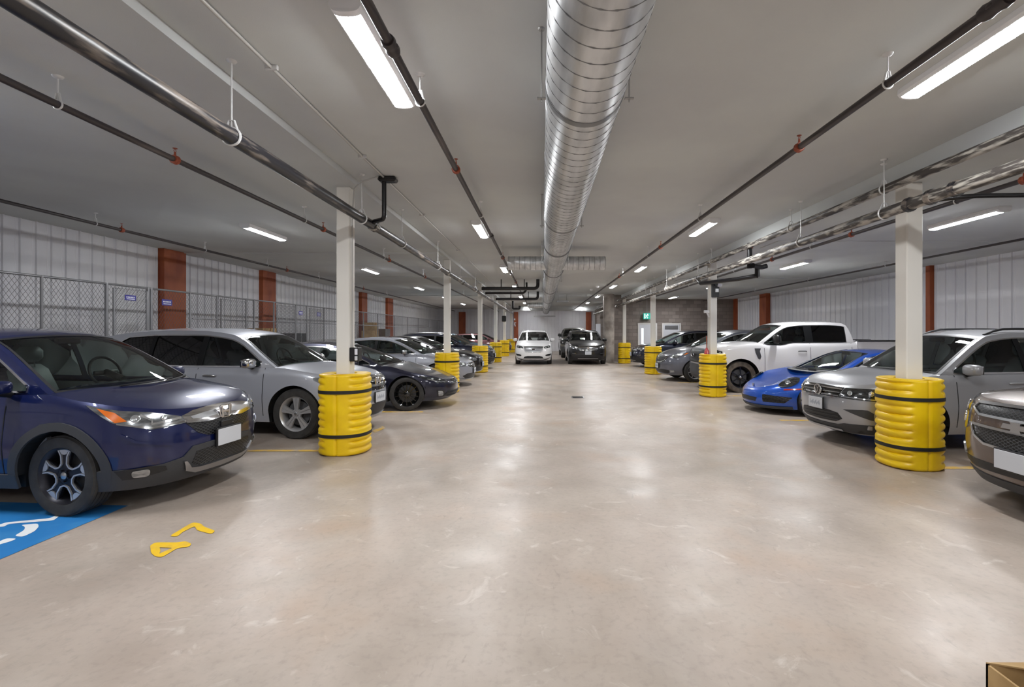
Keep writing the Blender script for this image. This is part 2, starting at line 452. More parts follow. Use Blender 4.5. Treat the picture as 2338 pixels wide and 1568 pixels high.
    MB().grid(sub(RG, .08, .8 if not P.get('pickup_cab') else .8, fr*.5, 1-fr*.5), 10, 12).build('rear_window', P.get('rearglass', M['privacy']), root, 60)
    ft = MB()
    up = Vector((0.003, 0, .003))
    for a0, a1, b0, b1 in ((0, .07, fr*.5, 1-fr*.5), (.91, .945, fr*.5, 1-fr*.5), (.0, .94, fr*.5, fr*.5+.014), (.0, .94, 1-fr*.5-.014, 1-fr*.5)):
        g = sub(WS, a0, a1, b0, b1); ft.grid(lambda a, b, g=g: g(a, b)+up, 10, 10)
    ft.build('windshield_seal', M['black'], root, 60)
    # wipers
    for v0, v1 in ((.30, .72), (.62, .93)):
        MB().path([WS(.05+.03*k/6, 1-(v0+(v1-v0)*k/6))+Vector((.014, 0, .016)) for k in range(7)], .009, 6).build('wiper', M['black'], root, 40)
    # cowl strip
    MB().grid(lambda a, b: WS(-.0, b*.96+.02)+Vector((.10*a, 0, .012-.012*a)), 2, 12).build('cowl', M['black'], root, 60)
    # side glass, trims
    for i, wn in enumerate(wins):
        V, T = fill(wn, (), .12)
        for side in (1, -1):
            g = MB().add([c.G(a, z, side, -.008) for a, z in V], [t if side == 1 else t[::-1] for t in T])
            o = g.build('side_window', P['winglass'][i], root, 60)
    tr = P.get('trim', M['black'])
    tw = MB()
    for side in (1, -1):
        fn = (lambda p, z, off, side=side: c.G(p, z, side, off))
        x0 = min(p[0] for p in wins[0]); x1 = max(p[0] for p in wins[-1])
        loop = []
        for k in range(31):
            s_ = x0+(x1-x0)*k/30; z = c.topz(s_)
            cut = P['wins'][-1][2] if len(P['wins'][-1]) > 2 else None
            if cut: z = min(z, c.E(s_)+.03+(cut[0]-s_)*cut[1])
            loop.append((s_, max(z, c.E(s_)+.035)))
        loop += [(x1+(x0-x1)*k/20, c.E(x1+(x0-x1)*k/20)+.026) for k in range(21)]
        c.ribbon(MB(), loop, .018, .006, True, .2, fn).build('window_trim', tr, root, 30)
    pb = MB()   # black B and C posts between the glass
    for i in range(len(wins)-1):
        a = max(p[0] for p in wins[i]); b = min(p[0] for p in wins[i+1]); m_ = (a+b)/2
        for side in (1, -1):
            fn = (lambda p, z, off, side=side: c.G(p, z, side, off))
            c.ribbon(MB(), [(m_, c.E(m_)+.03), (m_, c.topz(m_)-.005)], b-a+.01, .004, False, .1, fn).build('door_post', P.get('postmat', M['abs_']), root, 0)
    # seams, handles, mirrors
    sm = MB(); dz0 = lo+.1
    for s_ in P.get('seams', []):
        for side in (1, -1):
            p = c.p_of_s(s_); pts = []
            for k in range(8):
                z = dz0+(c.E(s_)-.0-dz0)*k/7; sx = s_
                for a, sg in ((c.axr, -1), (c.axf, 1)):
                    dd = ra+.03
                    if abs(sx-a) < dd and z < zc+dd:
                        q_ = dd*dd-(z-zc)**2
                        if q_ > 0: sx = a+sg*math.sqrt(q_)
                pts.append((side*c.p_of_s(sx), z))
            c.ribbon(sm, pts, .009, .003, False, .1)
    hp = [(side*c.p_of_s(.16), 0) for side in (1, -1)]
    if sm.v: sm.build('door_seam', M['seam'], root, 0)
    for s_ in P.get('handles', []):
        for side in (1, -1):
            z = P.get('hz', c.E(s_)-.12); p = c.p_of_s(s_); h = MB()
            h.path([c.pp(side*(p+d), z+.004*k, .012+.022*k) for d, k in ((-.11, 0), (-.085, .9), (0, 1), (.085, .9), (.11, 0))], .013, 8)
            h.build('door_handle', P.get('handlemat', PM), root, 40)
    ms = P.get('mirror_s', sa+.42); mz = P.get('mirror_z', c.E(ms)+.05); my = c.Yg(ms, mz)
    mr = P.get('mirror_r', (.09, .115, .075))
    for side in (1, -1):
        m3 = MB(); n1, n2 = 14, 10; ctr = Vector((-(ms-.02), side*(my+.15), mz+.03)); v = []
        def se(v_, e): return math.copysign(abs(v_)**e, v_)
        m3.grid(lambda a, b: ctr+Vector((mr[0]*se(math.cos(b*PI-PI/2), .6)*se(math.cos(a*2*PI), .6)*(1 if math.cos(a*2*PI) > 0 else .45), mr[1]*se(math.cos(b*PI-PI/2), .6)*se(math.sin(a*2*PI), .6), mr[2]*se(math.sin(b*PI-PI/2), .6))), 18, 10)
        mo = m3.build('wing_mirror', P.get('mirrormat', PM), root, 60)
        m4 = MB().path([Vector((-(ms+.02), side*(my-.03), mz-.05)), Vector((-(ms), side*(my+.07), mz-.035)), ctr+Vector((0, 0, -.05))], .028, 8)
        m4.build('mirror_foot', M['black'], mo, 50)
        g_ = MB(); g_.box(ctr.x-.055, ctr.x-.048, ctr.y-mr[1]*.8, ctr.y+mr[1]*.8, ctr.z-mr[2]*.72, ctr.z+mr[2]*.72); g_.build('mirror_glass', M['chrome'], mo, 0)
    # cladding
    if P.get('clad'):
        cw = P.get('cladw', .075)
        for side in (1, -1):
            for a in (c.axf, c.axr):
                cb = MB()
                pts = [(side*c.p_of_s(a+(ra+cw/2-.006)*math.cos(PI*k/24)), zc+(ra+cw/2-.006)*math.sin(PI*k/24)) for k in range(25)]
                z0 = lo
                pts = [(side*c.p_of_s(a+ra+cw/2-.006), z0)]+pts+[(side*c.p_of_s(a-ra-cw/2+.006), z0)]
                c.ribbon(cb, pts, cw, .014, False, .08, th=.02).build('wheel_arch_cladding', P['clad'], root, 40)
            a0, a1 = c.axf+ra, c.axr-ra
            c.ribbon(MB(), [(side*c.p_of_s(a0), lo+.06), (side*c.p_of_s(a1), lo+.06)], .13, .016, False, .1, th=.02).build('sill_cladding', P['clad'], root, 40)
    # interior
    it = MB(); zf = c.P['zb']-.52; iw = hw-.16
    it.box(-(sb-.35), -(sa+.1), -iw, iw, zf-.05, zf); it.box(-(sa+.55), -(sa-.12), -iw, iw, c.E(sa)-.28, c.E(sa)-.015, .06)
    for side in (1, -1): it.box(-(sb-.3), -(sa+.1), side*iw-.02, side*iw+.02, zf, c.E(sa+1)-.03)
    it.box(-(sa+1.9), -(sa+.6), -.12, .12, zf, zf+.24, .05)
    it.build('interior', M['dash'], root, 40)
    if P.get('seats', 1):
        for row, sx in enumerate([sa+1.45]+([sa+2.35] if P.get('rows', 2) > 1 else [])):
            for sy in (-.38, .38):
                sM = M[P.get('seatmat', 'cloth')]; st = MB()
                st.box(-(sx+.02), -(sx-.5), sy-.26, sy+.26, zf+.12, zf+.32, .06)
                top = min(zf+.92, P['H']-.42); n0 = len(st.v)
                st.box(-(sx+.14), -(sx-.0), sy-.25, sy+.25, zf+.22, top, .07)
                for i in range(n0, len(st.v)):
                    x, y, z = st.v[i]; k = (z-zf-.22)/(top-zf-.22); st.v[i] = (x-.22*k, sy+(y-sy)*(1-.22*k*k), z)
                so = st.build('seat', sM, root, 50)
                hd = MB(); hd.box(-(sx+.30), -(sx+.19), sy-.14, sy+.14, top+.03, top+.21, .05); hd.tube((-(sx+.24), sy-.05, top-.04), (-(sx+.245), sy-.05, top+.05), .007, 6); hd.tube((-(sx+.24), sy+.05, top-.04), (-(sx+.245), sy+.05, top+.05), .007, 6)
                hd.build('headrest', sM, so, 50)
        sw = MB(); cx, cz = -(sa+.72), zf+.62
        sw.path([(cx-.07*math.sin(2*PI*k/24), .38+.18*math.cos(2*PI*k/24), cz+.17*math.sin(2*PI*k/24)) for k in range(24)], .015, 8, True)
        sw.tube((cx, .38, cz), (cx+.22, .38, cz-.08), .04, 10); sw.box(cx-.02, cx+.02, .24, .52, cz-.03, cz+.02, .01)
        sw.build('steering_wheel', M['black'], root, 50)
        # rear view mirror
        hm = WS(.86, .5); MB().box(hm.x-.10, hm.x-.07, -.13, .13, hm.z-.06, hm.z+.01, .015).build('rear_view_mirror', M['black'], root, 40)
    # wheels
    wheels(c, root, P)
    P['front'](c, root, P)
    if P.get('rails'):
        for side in (1, -1):
            rm = MB(); pts = []
            for k in range(13):
                a = k/12; q = RF(.04+.9*a, (1-side*.90)/2); pts.append(q+Vector((0, 0, .045*min(1, 8*a, 8*(1-a)))))
            rm.path(pts, .017, 8); rm.build('roof_rail', P['rails'], root, 50)
    return c, root

def wheels(c, root, P):
    R = c.R; wd = P.get('tw', .225); rr = P.get('rr', R*.68); hw = c.hw; st = P.get('rim', 'five'); rm = P.get('rimmat', M['alloy']); rm2 = P.get('rimmat2', M['alloy_dark'])
    ty = MB()                       # outer face at y=+wd/2 in wheel frame, axis y, centre at origin
    h = wd/2
    prof = [(rr, -h*.75), (rr+.01, -h*.92), (R*.86, -h*1.02), (R*.955, -h*.96), (R*.985, -h*.82)]
    for k in range(5):
        y0 = -h*.78+k*h*.335; prof += [(R, y0), (R, y0+h*.25), (R-.009, y0+h*.26), (R-.009, y0+h*.325)]
    prof = prof[:-2]+[(R*.985, h*.82), (R*.955, h*.96), (R*.86, h*1.02), (rr+.01, h*.92), (rr, h*.75)]
    ty.lathe(prof, 56, 'y')
    rb = MB(); rb.lathe([(rr+.002, -h*.8), (rr-.01, -h*.8), (rr-.03, -h*.3), (rr-.035, h*.3), (rr-.012, h*.74), (rr+.006, h*.9), (rr+.008, h*.8)], 48, 'y')
    sp = MB(); yo = h*.72           # spoke outer plane
    def pol(r, a): return (r*math.sin(a), r*math.cos(a))
    def spoke(poly, y1, y0, mb=None): (mb or sp).prism([pol(r, a) for r, a in poly], y0, y1)
    ac = MB(); n = 5
    if st == 'hex':                 # dark disc spokes with bright outlined openings and bright outer wedges
        for k in range(5):
            a = 2*PI*k/5
            o = [(rr*.36, a-.42), (rr*.98, a-.30), (rr*.98, a+.30), (rr*.36, a+.42)]; spoke(o, yo-.012, yo-.035)
            ac.prism([pol(*q) for q in ((rr*.80, a-.13), (rr*.99, a-.24), (rr*.99, a+.24), (rr*.80, a+.13), (rr*.76, a))], yo-.01, yo)
            b = a+PI/5; hx = [(rr*.97, b-.36), (rr*.72, b-.44), (rr*.44, b-.36), (rr*.36, b), (rr*.44, b+.36), (rr*.72, b+.44), (rr*.97, b+.36)]
            Q = [pol(*q) for q in hx]
            for i in range(6):
                (x1, z1), (x2, z2) = Q[i], Q[i+1]; d = Vector((x2-x1, z2-z1)).normalized()*.0; nx, nz = -(z2-z1), (x2-x1); l = math.hypot(nx, nz); nx, nz = nx/l*.0065, nz/l*.0065
                ac.prism([(x1+nx, z1+nz), (x2+nx, z2+nz), (x2-nx, z2-nz), (x1-nx, z1-nz)], yo-.012, yo+.001)
        sp.lathe([(0, yo-.03), (rr*.42, yo-.03), (rr*.42, yo-.015), (rr*.16, yo-.012), (rr*.15, yo+.0), (0, yo+.002)], 30, 'y')
        hubr = rr*.13
    elif st == 'five':              # broad split spokes
        for k in range(5):
            a = 2*PI*k/5
            for e in (-1, 1):
                spoke([(rr*.16, a+e*.05), (rr*.5, a+e*.03), (rr*.985, a+e*.025), (rr*.985, a+e*.235), (rr*.5, a+e*.27), (rr*.2, a+e*.5)], yo, yo-.035)
            spoke([(rr*.2, a-.1), (rr*.985, a-.03), (rr*.985, a+.03), (rr*.2, a+.1)], yo-.012, yo-.04)
        sp.lathe([(0, yo-.03), (rr*.30, yo-.03), (rr*.28, yo-.004), (rr*.14, yo-.004), (rr*.13, yo+.008), (0, yo+.01)], 30, 'y'); hubr = rr*.12
    else:
        n = int(st)
        for k in range(n):
            a = 2*PI*k/n; tw_ = .5/n*2
            spoke([(rr*.16, a-.12), (rr*.985, a-tw_*.42), (rr*.985, a+tw_*.42), (rr*.16, a+.12)], yo-.004, yo-.03)
        sp.lathe([(0, yo-.03), (rr*.26, yo-.03), (rr*.24, yo-.004), (rr*.13, yo+.006), (0, yo+.008)], 30, 'y'); hubr = rr*.12
    for k in range(5):
        a = 2*PI*(k+.5)/5; x, z = pol(rr*.21, a); sp.tube((x, yo-.02, z), (x, yo+.008, z), .009, 8)
    bk = MB(); bk.lathe([(0, -.02), (rr*.72, -.02), (rr*.72, 0), (rr*.3, 0), (rr*.28, .03), (0, .03)], 30, 'y')
    bl = MB(); bl.lathe([(0, -h*.5), (rr*.97, -h*.5), (rr*.97, -h*.45), (0, -h*.45)], 24, 'y')
    proto = None
    for a in (c.axf, c.axr):
        for side in (1, -1):
            y = side*(hw*c.Wz(R)-wd/2-.012); st_ = P.get('steer', 0) if a == c.axf else 0
            if proto is None:
                t = ty.build('wheel', P.get('tyremat', M['rubber']), root, 30)
                r_ = rb.build('rim', rm2 if st == 'hex' else rm, t, 40); s_ = sp.build('spokes', rm2 if st == 'hex' else rm, t, 40, fix=True)
                kids = [r_, s_, bk.build('brake_disc', M['disc'], t, 40), bl.build('wheel_back', M['dark'], t, 0)]
                if ac.v: kids.append(ac.build('spoke_face', rm, t, 0, label='bright machined spoke faces', fix=True))
                cp = MB().lathe([(0, yo+.012), (hubr*.7, yo+.011), (hubr, yo+.004), (hubr, yo-.02)], 20, 'y'); kids.append(cp.build('centre_cap', P.get('capmat', M['satin']), t, 40))
                proto = (t, kids)
            else:
                t = proto[0].copy(); link(t, root)
                for k_ in proto[1]: link(k_.copy(), t)
            t.location = (-a, y, R); t.rotation_euler = (0, 0, (0 if side == 1 else PI)+st_)

def plate(c, root, z=.57, w_=.31, h=.155, off=.035, y=0, ink=True, frame=M['black']):
    P0 = c.pp(y+.001, z, off); b = MB().box(P0.x-.025, P0.x-.002, y-w_/2-.012, y+w_/2+.012, z-h/2-.012, z+h/2+.012, .006); b.build('plate_bracket', frame, root, 30)
    q = MB().box(P0.x-.004, P0.x+.003, y-w_/2, y+w_/2, z-h/2, z+h/2, .003).build('licence_plate', M['plate'], root, 30)
    if ink:
        t = MB()
        for k in range(14):
            yy = y-w_*.36+k*w_*.055; t.box(P0.x+.002, P0.x+.0045, yy-.0035, yy+.0035, z-.035+.011*((k*5) % 3), z+.038-.012*((k*3) % 4))
        t.build('plate_characters', M['ink'], q, 0)
def badge_H(c, root, z, w_=.15, h=.12, off=.04):
    x = c.pp(.001, z, off).x; b = MB(); o = roundp([(-w_*.42, z-h/2), (w_*.42, z-h/2), (w_/2, z+h/2), (-w_/2, z+h/2)], .03, 4)
    b.path([(x, y, zz) for y, zz in o], .007, 8, True)
    for s in (-1, 1): b.prism([(s*w_*.20, z-h*.46), (s*w_*.31, z-h*.46), (s*w_*.40, z+h*.46), (s*w_*.27, z+h*.46)], x-.008, x+.006, 'x')
    b.prism([(-w_*.25, z-.008), (w_*.25, z-.008), (w_*.25, z+.008), (-w_*.25, z+.008)], x-.008, x+.005, 'x')
    b.build('badge', M['chrome'], root, 40, 'chrome letter H badge', fix=True)
def badge_VW(c, root, z, r=.068, off=.045):
    x = c.pp(.001, z, off).x; b = MB(); b.path([(x, r*math.cos(2*PI*k/28), z+r*math.sin(2*PI*k/28)) for k in range(28)], .007, 8, True)
    def st(a, b_): b.tube((x, a[0]*r, z+a[1]*r), (x, b_[0]*r, z+b_[1]*r), .0065, 6)
    for s in (-1, 1): st((s*.42, .9), (0, .12)); st((s*.92, .35), (s*.45, -.85)); st((s*.45, -.85), (0, -.05))
    o = b.build('badge', M['chrome'], root, 40, 'round chrome V over W badge')
    MB().lathe([(0, 0), (r, 0), (r, -.02), (0, -.02)], 24, 'x', (x-.002, 0, z)).build('badge_backing', M['gloss_black'], o, 40)
def badge_oval(c, root, z, w_=.15, h=.075, off=.03, m=None, name_lbl='oval badge'):
    x = c.pp(.001, z, off).x; b = MB(); n = 24
    b.prism([(w_/2*math.cos(2*PI*k/n), z+h/2*math.sin(2*PI*k/n)) for k in range(n)], x-.01, x, 'x')
    o = b.build('badge', m or M['chrome'], root, 40, name_lbl, fix=True)
    MB().path([(x, w_/2*math.cos(2*PI*k/n), z+h/2*math.sin(2*PI*k/n)) for k in range(n)], .005, 6, True).build('badge_rim', M['chrome'], o, 40)
def mir(poly): return [(-p, z) for p, z in poly[::-1]]
def both(c, name, poly, m, root, **k):
    r = []
    for q in (poly, mir(poly)): r.append(c.patch(name, q, m, root, **k))
    return r
def lamp_eyes(c, par, pts, r=.038, m=None, off=.012):
    for i, pr in enumerate(par):
        for p, z in pts:
            P0 = c.pp(p if i == 0 else -p, z, off); P1 = c.pp(p if i == 0 else -p, z, off+.02); d = (P1-P0).normalized()
            u = d.cross(Vector((0, 0, 1))).normalized(); w_ = u.cross(d); b = MB(); n = 18; rings = []
            for rr_, hh in ((r, -.004), (r*.98, .004), (r*.8, .007), (r*.5, .004), (0.001, .010)):
                rings.append([P0+d*hh+(u*math.cos(2*PI*k/n)+w_*math.sin(2*PI*k/n))*rr_ for k in range(n)])
            v = [q for rg in rings for q in rg]; f = [(a*n+k, a*n+(k+1) % n, (a+1)*n+(k+1) % n, (a+1)*n+k) for a in range(4) for k in range(n)]
            b.add(v, f).build('lamp_projector', m or M['bulb'], pr, 50, fix=True)
def p_of_y(c, y):
    q = math.asin(min(1, (abs(y)/c.hw)**(c.m/2)))/(PI/2); N = len(c.tab)-1; i = min(N-1, int(q*N)); return math.copysign(c.tab[i]+(c.tab[i+1]-c.tab[i])*(q*N-i), y)
def PG(c, pts):
    """('y',v,z) = lateral position, ('s',v,z) = distance behind the nose"""
    return [((p_of_y(c, v) if k == 'y' else c.p_of_s(v)), z) for k, v, z in pts]
def sym(c, half):
    r = PG(c, half); return r+[(-p, z) for p, z in r[::-1] if abs(p) > 1e-4]

# ---- the noses
def front_crv(c, r, P):
    sq = lambda v: v*.78 if v <= .6 else .468+(v-.6)*1.44
    PG = lambda c, pts: globals()['PG'](c, [(k, sq(v) if k == 'y' else v, z+(.035 if z > .69 else 0)) for k, v, z in pts]); sym = lambda c, half: (lambda a: a+[(-p, z) for p, z in a[::-1] if abs(p) > 1e-4])(PG(c, half))
    hl = both(c, 'headlight', PG(c, [('y', .49, .745), ('y', .58, .80), ('s', .16, .865), ('s', .34, .90), ('s', .60, .955), ('s', .53, .90), ('s', .40, .80), ('s', .24, .745), ('y', .74, .72)]), M['lens'], r, off=.010, th=.03, rnd=.01)
    for i, h in enumerate(hl):
        sg = 1 if i == 0 else -1
        c.patch('side_marker', [(sg*p, z) for p, z in PG(c, [('s', .30, .81), ('s', .37, .885), ('s', .50, .925), ('s', .38, .80)])], M['amber'], h, off=.014, th=.01)
        c.line('lamp_trim', [(sg*p, z) for p, z in PG(c, [('y', .52, .76), ('y', .74, .735), ('s', .24, .755), ('s', .37, .79)])], .014, M['chrome'], h, off=.016, step=.04)
        c.line('lamp_divider', [(sg*p, z) for p, z in PG(c, [('y', .60, .79), ('y', .74, .765), ('s', .17, .80), ('s', .22, .85)])], .018, M['bulb'], h, off=.016, step=.04)
    lamp_eyes(c, hl, [(c.p_of_s(.25), .86)], .036); lamp_eyes(c, hl, [(c.p_of_s(.12), .845)], .026)
    c.patch('grille', sym(c, [('y', 0, .60), ('y', .30, .62), ('y', .42, .66), ('y', .56, .74), ('y', .52, .80), ('y', 0, .85)][:6]), M['mesh'], r, off=.004, th=.02)
    ch = c.patch('grille_bar', sym(c, [('y', 0, .735), ('y', .14, .725), ('y', .30, .715), ('y', .55, .735), ('y', .59, .80), ('y', .44, .83), ('y', .2, .845), ('y', 0, .85)]), M['chrome'], r, off=.022, th=.03, label='chrome wing across the grille')
    c.patch('grille_inset', sym(c, [('y', .12, .765), ('y', .30, .755), ('y', .5, .765), ('y', .52, .79), ('y', .3, .805), ('y', .12, .81)]) if 0 else PG(c, [('y', .12, .765), ('y', .30, .755), ('y', .48, .765), ('y', .50, .785), ('y', .3, .80), ('y', .12, .805)]), M['satin'], ch, off=.026, th=.01)
    c.patch('grille_inset', mir(PG(c, [('y', .12, .765), ('y', .30, .755), ('y', .48, .765), ('y', .50, .785), ('y', .3, .80), ('y', .12, .805)])), M['satin'], ch, off=.026, th=.01)
    MB().box(c.pp(.001, .68, .0).x-.02, c.pp(.001, .68, .02).x, -.075, .075, .625, .73, .008).build('radar_panel', M['black'], r, 30)
    badge_H(c, r, .825, .16, .125, .045)
    c.patch('lower_bumper', sym(c, [('y', 0, .225), ('y', .6, .225), ('s', .53, .23), ('s', .53, .415), ('s', .30, .42), ('y', .70, .43), ('y', .60, .46), ('y', .50, .545), ('y', .3, .555), ('y', 0, .555)]), M['clad'], r, off=.012, th=.03)
    c.patch('lower_intake', sym(c, [('y', 0, .35), ('y', .40, .345), ('y', .50, .38), ('y', .46, .49), ('y', .2, .505), ('y', 0, .505)]), M['mesh'], r, off=.016, th=.01)
    c.patch('skid_plate', sym(c, [('y', 0, .275), ('y', .42, .285), ('y', .56, .33), ('y', .60, .42), ('y', .57, .42), ('y', .50, .35), ('y', .38, .335), ('y', 0, .335)]), M['satin'], r, off=.030, th=.03)
    for q in both(c, 'fog_lamp_recess', PG(c, [('y', .68, .37), ('y', .80, .33), ('s', .34, .33), ('s', .40, .415), ('s', .2, .43), ('y', .69, .41)]), M['black'], r, off=.016, th=.01): pass
    fr = both(c, 'fog_lamp', PG(c, [('s', .19, .345), ('s', .28, .345), ('s', .29, .405), ('s', .19, .41)]), M['lens'], r, off=.024, th=.02, rnd=.03)
    plate(c, r, .575, .32, .165, .04, -.0, ink=False)
    for s in (1, -1): c.line('bumper_crease', [(s*p, z) for p, z in PG(c, [('s', .10, .60), ('s', .26, .66), ('s', .36, .70)])], .022, P['paint'], r, off=.018, step=.04)
def front_mdx(c, r, P):
    hl = both(c, 'headlight', PG(c, [('y', .50, .78), ('y', .50, .90), ('s', .24, .93), ('s', .62, .95), ('s', .60, .90), ('s', .4, .80), ('y', .74, .76)]), M['lens'], r, off=.008, th=.02, rnd=.01)
    lamp_eyes(c, hl, [(c.p_of_s(.16), .855), (c.p_of_s(.28), .87), (c.p_of_s(.42), .885)], .03)
    c.patch('grille', sym(c, [('y', 0, .68), ('y', .33, .70), ('y', .48, .78), ('y', .49, .90), ('y', 0, .93)]), M['gloss_black'], r, off=.006, th=.02)
    for z, y in ((.76, .44), (.83, .48), (.89, .46)): c.line('grille_bar', [(-p_of_y(c, y), z+.012), (0, z), (p_of_y(c, y), z+.012)], .034, M['chrome'], r, off=.024)
    badge_H(c, r, .825, .18, .14, .05)
    c.patch('lower_bumper', sym(c, [('y', 0, .23), ('y', .7, .23), ('s', .45, .25), ('s', .42, .33), ('y', .75, .36), ('y', .62, .45), ('y', 0, .47)]), M['black'], r, off=.008, th=.02)
    c.patch('skid_plate', sym(c, [('y', 0, .24), ('y', .6, .25), ('s', .30, .29), ('s', .28, .33), ('y', .6, .30), ('y', 0, .29)]), M['satin'], r, off=.024, th=.03)
    both(c, 'fog_lamp', PG(c, [('s', .16, .37), ('s', .26, .38), ('s', .27, .44), ('s', .16, .44)]), M['lens'], r, off=.014, th=.02, rnd=.02)
    plate(c, r, .575, .31, .16, .04)
def front_tesla(c, r, P):
    hl = both(c, 'headlight', PG(c, [('y', .50, .56), ('y', .60, .625), ('s', .28, .675), ('s', .62, .735), ('s', .56, .67), ('s', .36, .61), ('y', .76, .565)]), M['lens_dark'], r, off=.006, th=.02, rnd=.015)
    for s in (1, -1): c.line('running_light', [(s*p, z) for p, z in PG(c, [('y', .54, .585), ('y', .68, .575), ('s', .30, .60), ('s', .46, .655)])], .012, M['bulb'], hl[0 if s == 1 else 1], off=.012, step=.04)
    lamp_eyes(c, hl, [(c.p_of_s(.24), .628), (c.p_of_s(.36), .65)], .022)
    c.patch('grille', sym(c, [('y', 0, .52), ('y', .22, .53), ('y', .36, .575), ('y', .30, .60), ('y', 0, .605)]), M['gloss_black'], r, off=.005, th=.01)
    c.line('grille_bar', [(p_of_y(c, -.36), .598), (0, .615), (p_of_y(c, .36), .598)], .012, M['chrome'], r, off=.012)
    b = MB(); x = c.pp(.001, .59, .014).x; b.prism([(-.035, .625), (.035, .625), (.008, .60), (.004, .54), (-.004, .54), (-.008, .60)], x-.005, x+.004, 'x'); b.build('badge', M['chrome'], r, 0, 'small chrome T-shaped badge', fix=True)
    c.patch('lower_intake', sym(c, [('y', 0, .24), ('y', .50, .25), ('y', .62, .30), ('y', .55, .38), ('y', 0, .37)]), M['mesh'], r, off=.006, th=.01)
    for z in (.27, .33): c.line('intake_slat', [(p_of_y(c, -.56), z+.01), (0, z), (p_of_y(c, .56), z+.01)], .014, M['black'], r, off=.018)
    both(c, 'fog_lamp_recess', PG(c, [('s', .16, .27), ('s', .30, .27), ('s', .33, .42), ('s', .19, .40)]), M['black'], r, off=.006, th=.01, rnd=.03)
    both(c, 'fog_lamp', PG(c, [('s', .20, .29), ('s', .29, .29), ('s', .31, .40), ('s', .22, .385)]), M['lens'], r, off=.014, th=.02, rnd=.03)
def front_sedan(c, r, P):
    hl = both(c, 'headlight', PG(c, [('y', .46, .62), ('y', .52, .71), ('s', .30, .76), ('s', .56, .80), ('s', .5, .74), ('s', .34, .65), ('y', .74, .60)]), M['lens'], r, off=.006, th=.02, rnd=.015)
    lamp_eyes(c, hl, [(c.p_of_s(.2), .69), (c.p_of_s(.32), .71)], .03)
    c.patch('grille', sym(c, [('y', 0, .55), ('y', .3, .57), ('y', .42, .62), ('y', .44, .69), ('y', 0, .72)]), M['gloss_black'], r, off=.006, th=.015)
    for z in (.6, .65, .70): c.line('grille_bar', [(p_of_y(c, -.4), z), (p_of_y(c, .4), z)], .014, M['chrome'], r, off=.016)
    c.patch('lower_intake', sym(c, [('y', 0, .24), ('y', .55, .25), ('y', .66, .33), ('y', .5, .40), ('y', 0, .40)]), M['mesh'], r, off=.006, th=.01)
    c.line('bumper_lip', [(p_of_y(c, -.72), .235), (p_of_y(c, .72), .235)], .03, M['satin'], r, off=.02)
    plate(c, r, .47, .31, .15, .03)
def front_suv_dark(c, r, P):
    hl = both(c, 'headlight', PG(c, [('y', .54, .82), ('y', .54, .92), ('s', .22, .96), ('s', .50, .99), ('s', .46, .90), ('s', .3, .83), ('y', .76, .80)]), M['lens'], r, off=.008, th=.02, rnd=.01)
    lamp_eyes(c, hl, [(p_of_y(c, .64), .87), (p_of_y(c, .78), .88)], .036)
    for i, h in enumerate(hl):
        c.line('running_light', [((1-2*i)*p_of_y(c, .56), .83), ((1-2*i)*p_of_y(c, .74), .81), ((1-2*i)*p_of_y(c, .86), .83)], .014, M['bulb'], h, off=.016)
    c.patch('grille', sym(c, [('y', 0, .68), ('y', .38, .70), ('y', .50, .78), ('y', .53, .92), ('y', 0, .95)]), M['gloss_black'], r, off=.006, th=.02)
    for z, y in ((.74, .43), (.80, .50), (.86, .52), (.92, .50)): c.line('grille_bar', [(p_of_y(c, -y), z+.006), (0, z), (p_of_y(c, y), z+.006)], .026, M['chrome'] if z != .80 else M['satin'], r, off=.022)
    badge_oval(c, r, .85, .13, .12, .045)
    c.patch('lower_bumper', sym(c, [('y', 0, .24), ('y', .7, .24), ('s', .45, .26), ('s', .42, .40), ('y', .75, .42), ('y', .62, .50), ('y', 0, .52)]), M['black'], r, off=.008, th=.02)
    c.line('skid_plate', [(p_of_y(c, -.52), .325), (p_of_y(c, .52), .325)], .035, M['satin'], r, off=.026)
    both(c, 'fog_lamp', PG(c, [('y', .60, .55), ('y', .78, .56), ('y', .78, .60), ('y', .60, .59)]), M['lens'], r, off=.014, th=.01, rnd=.02)
    plate(c, r, .60, .32, .17, .04)
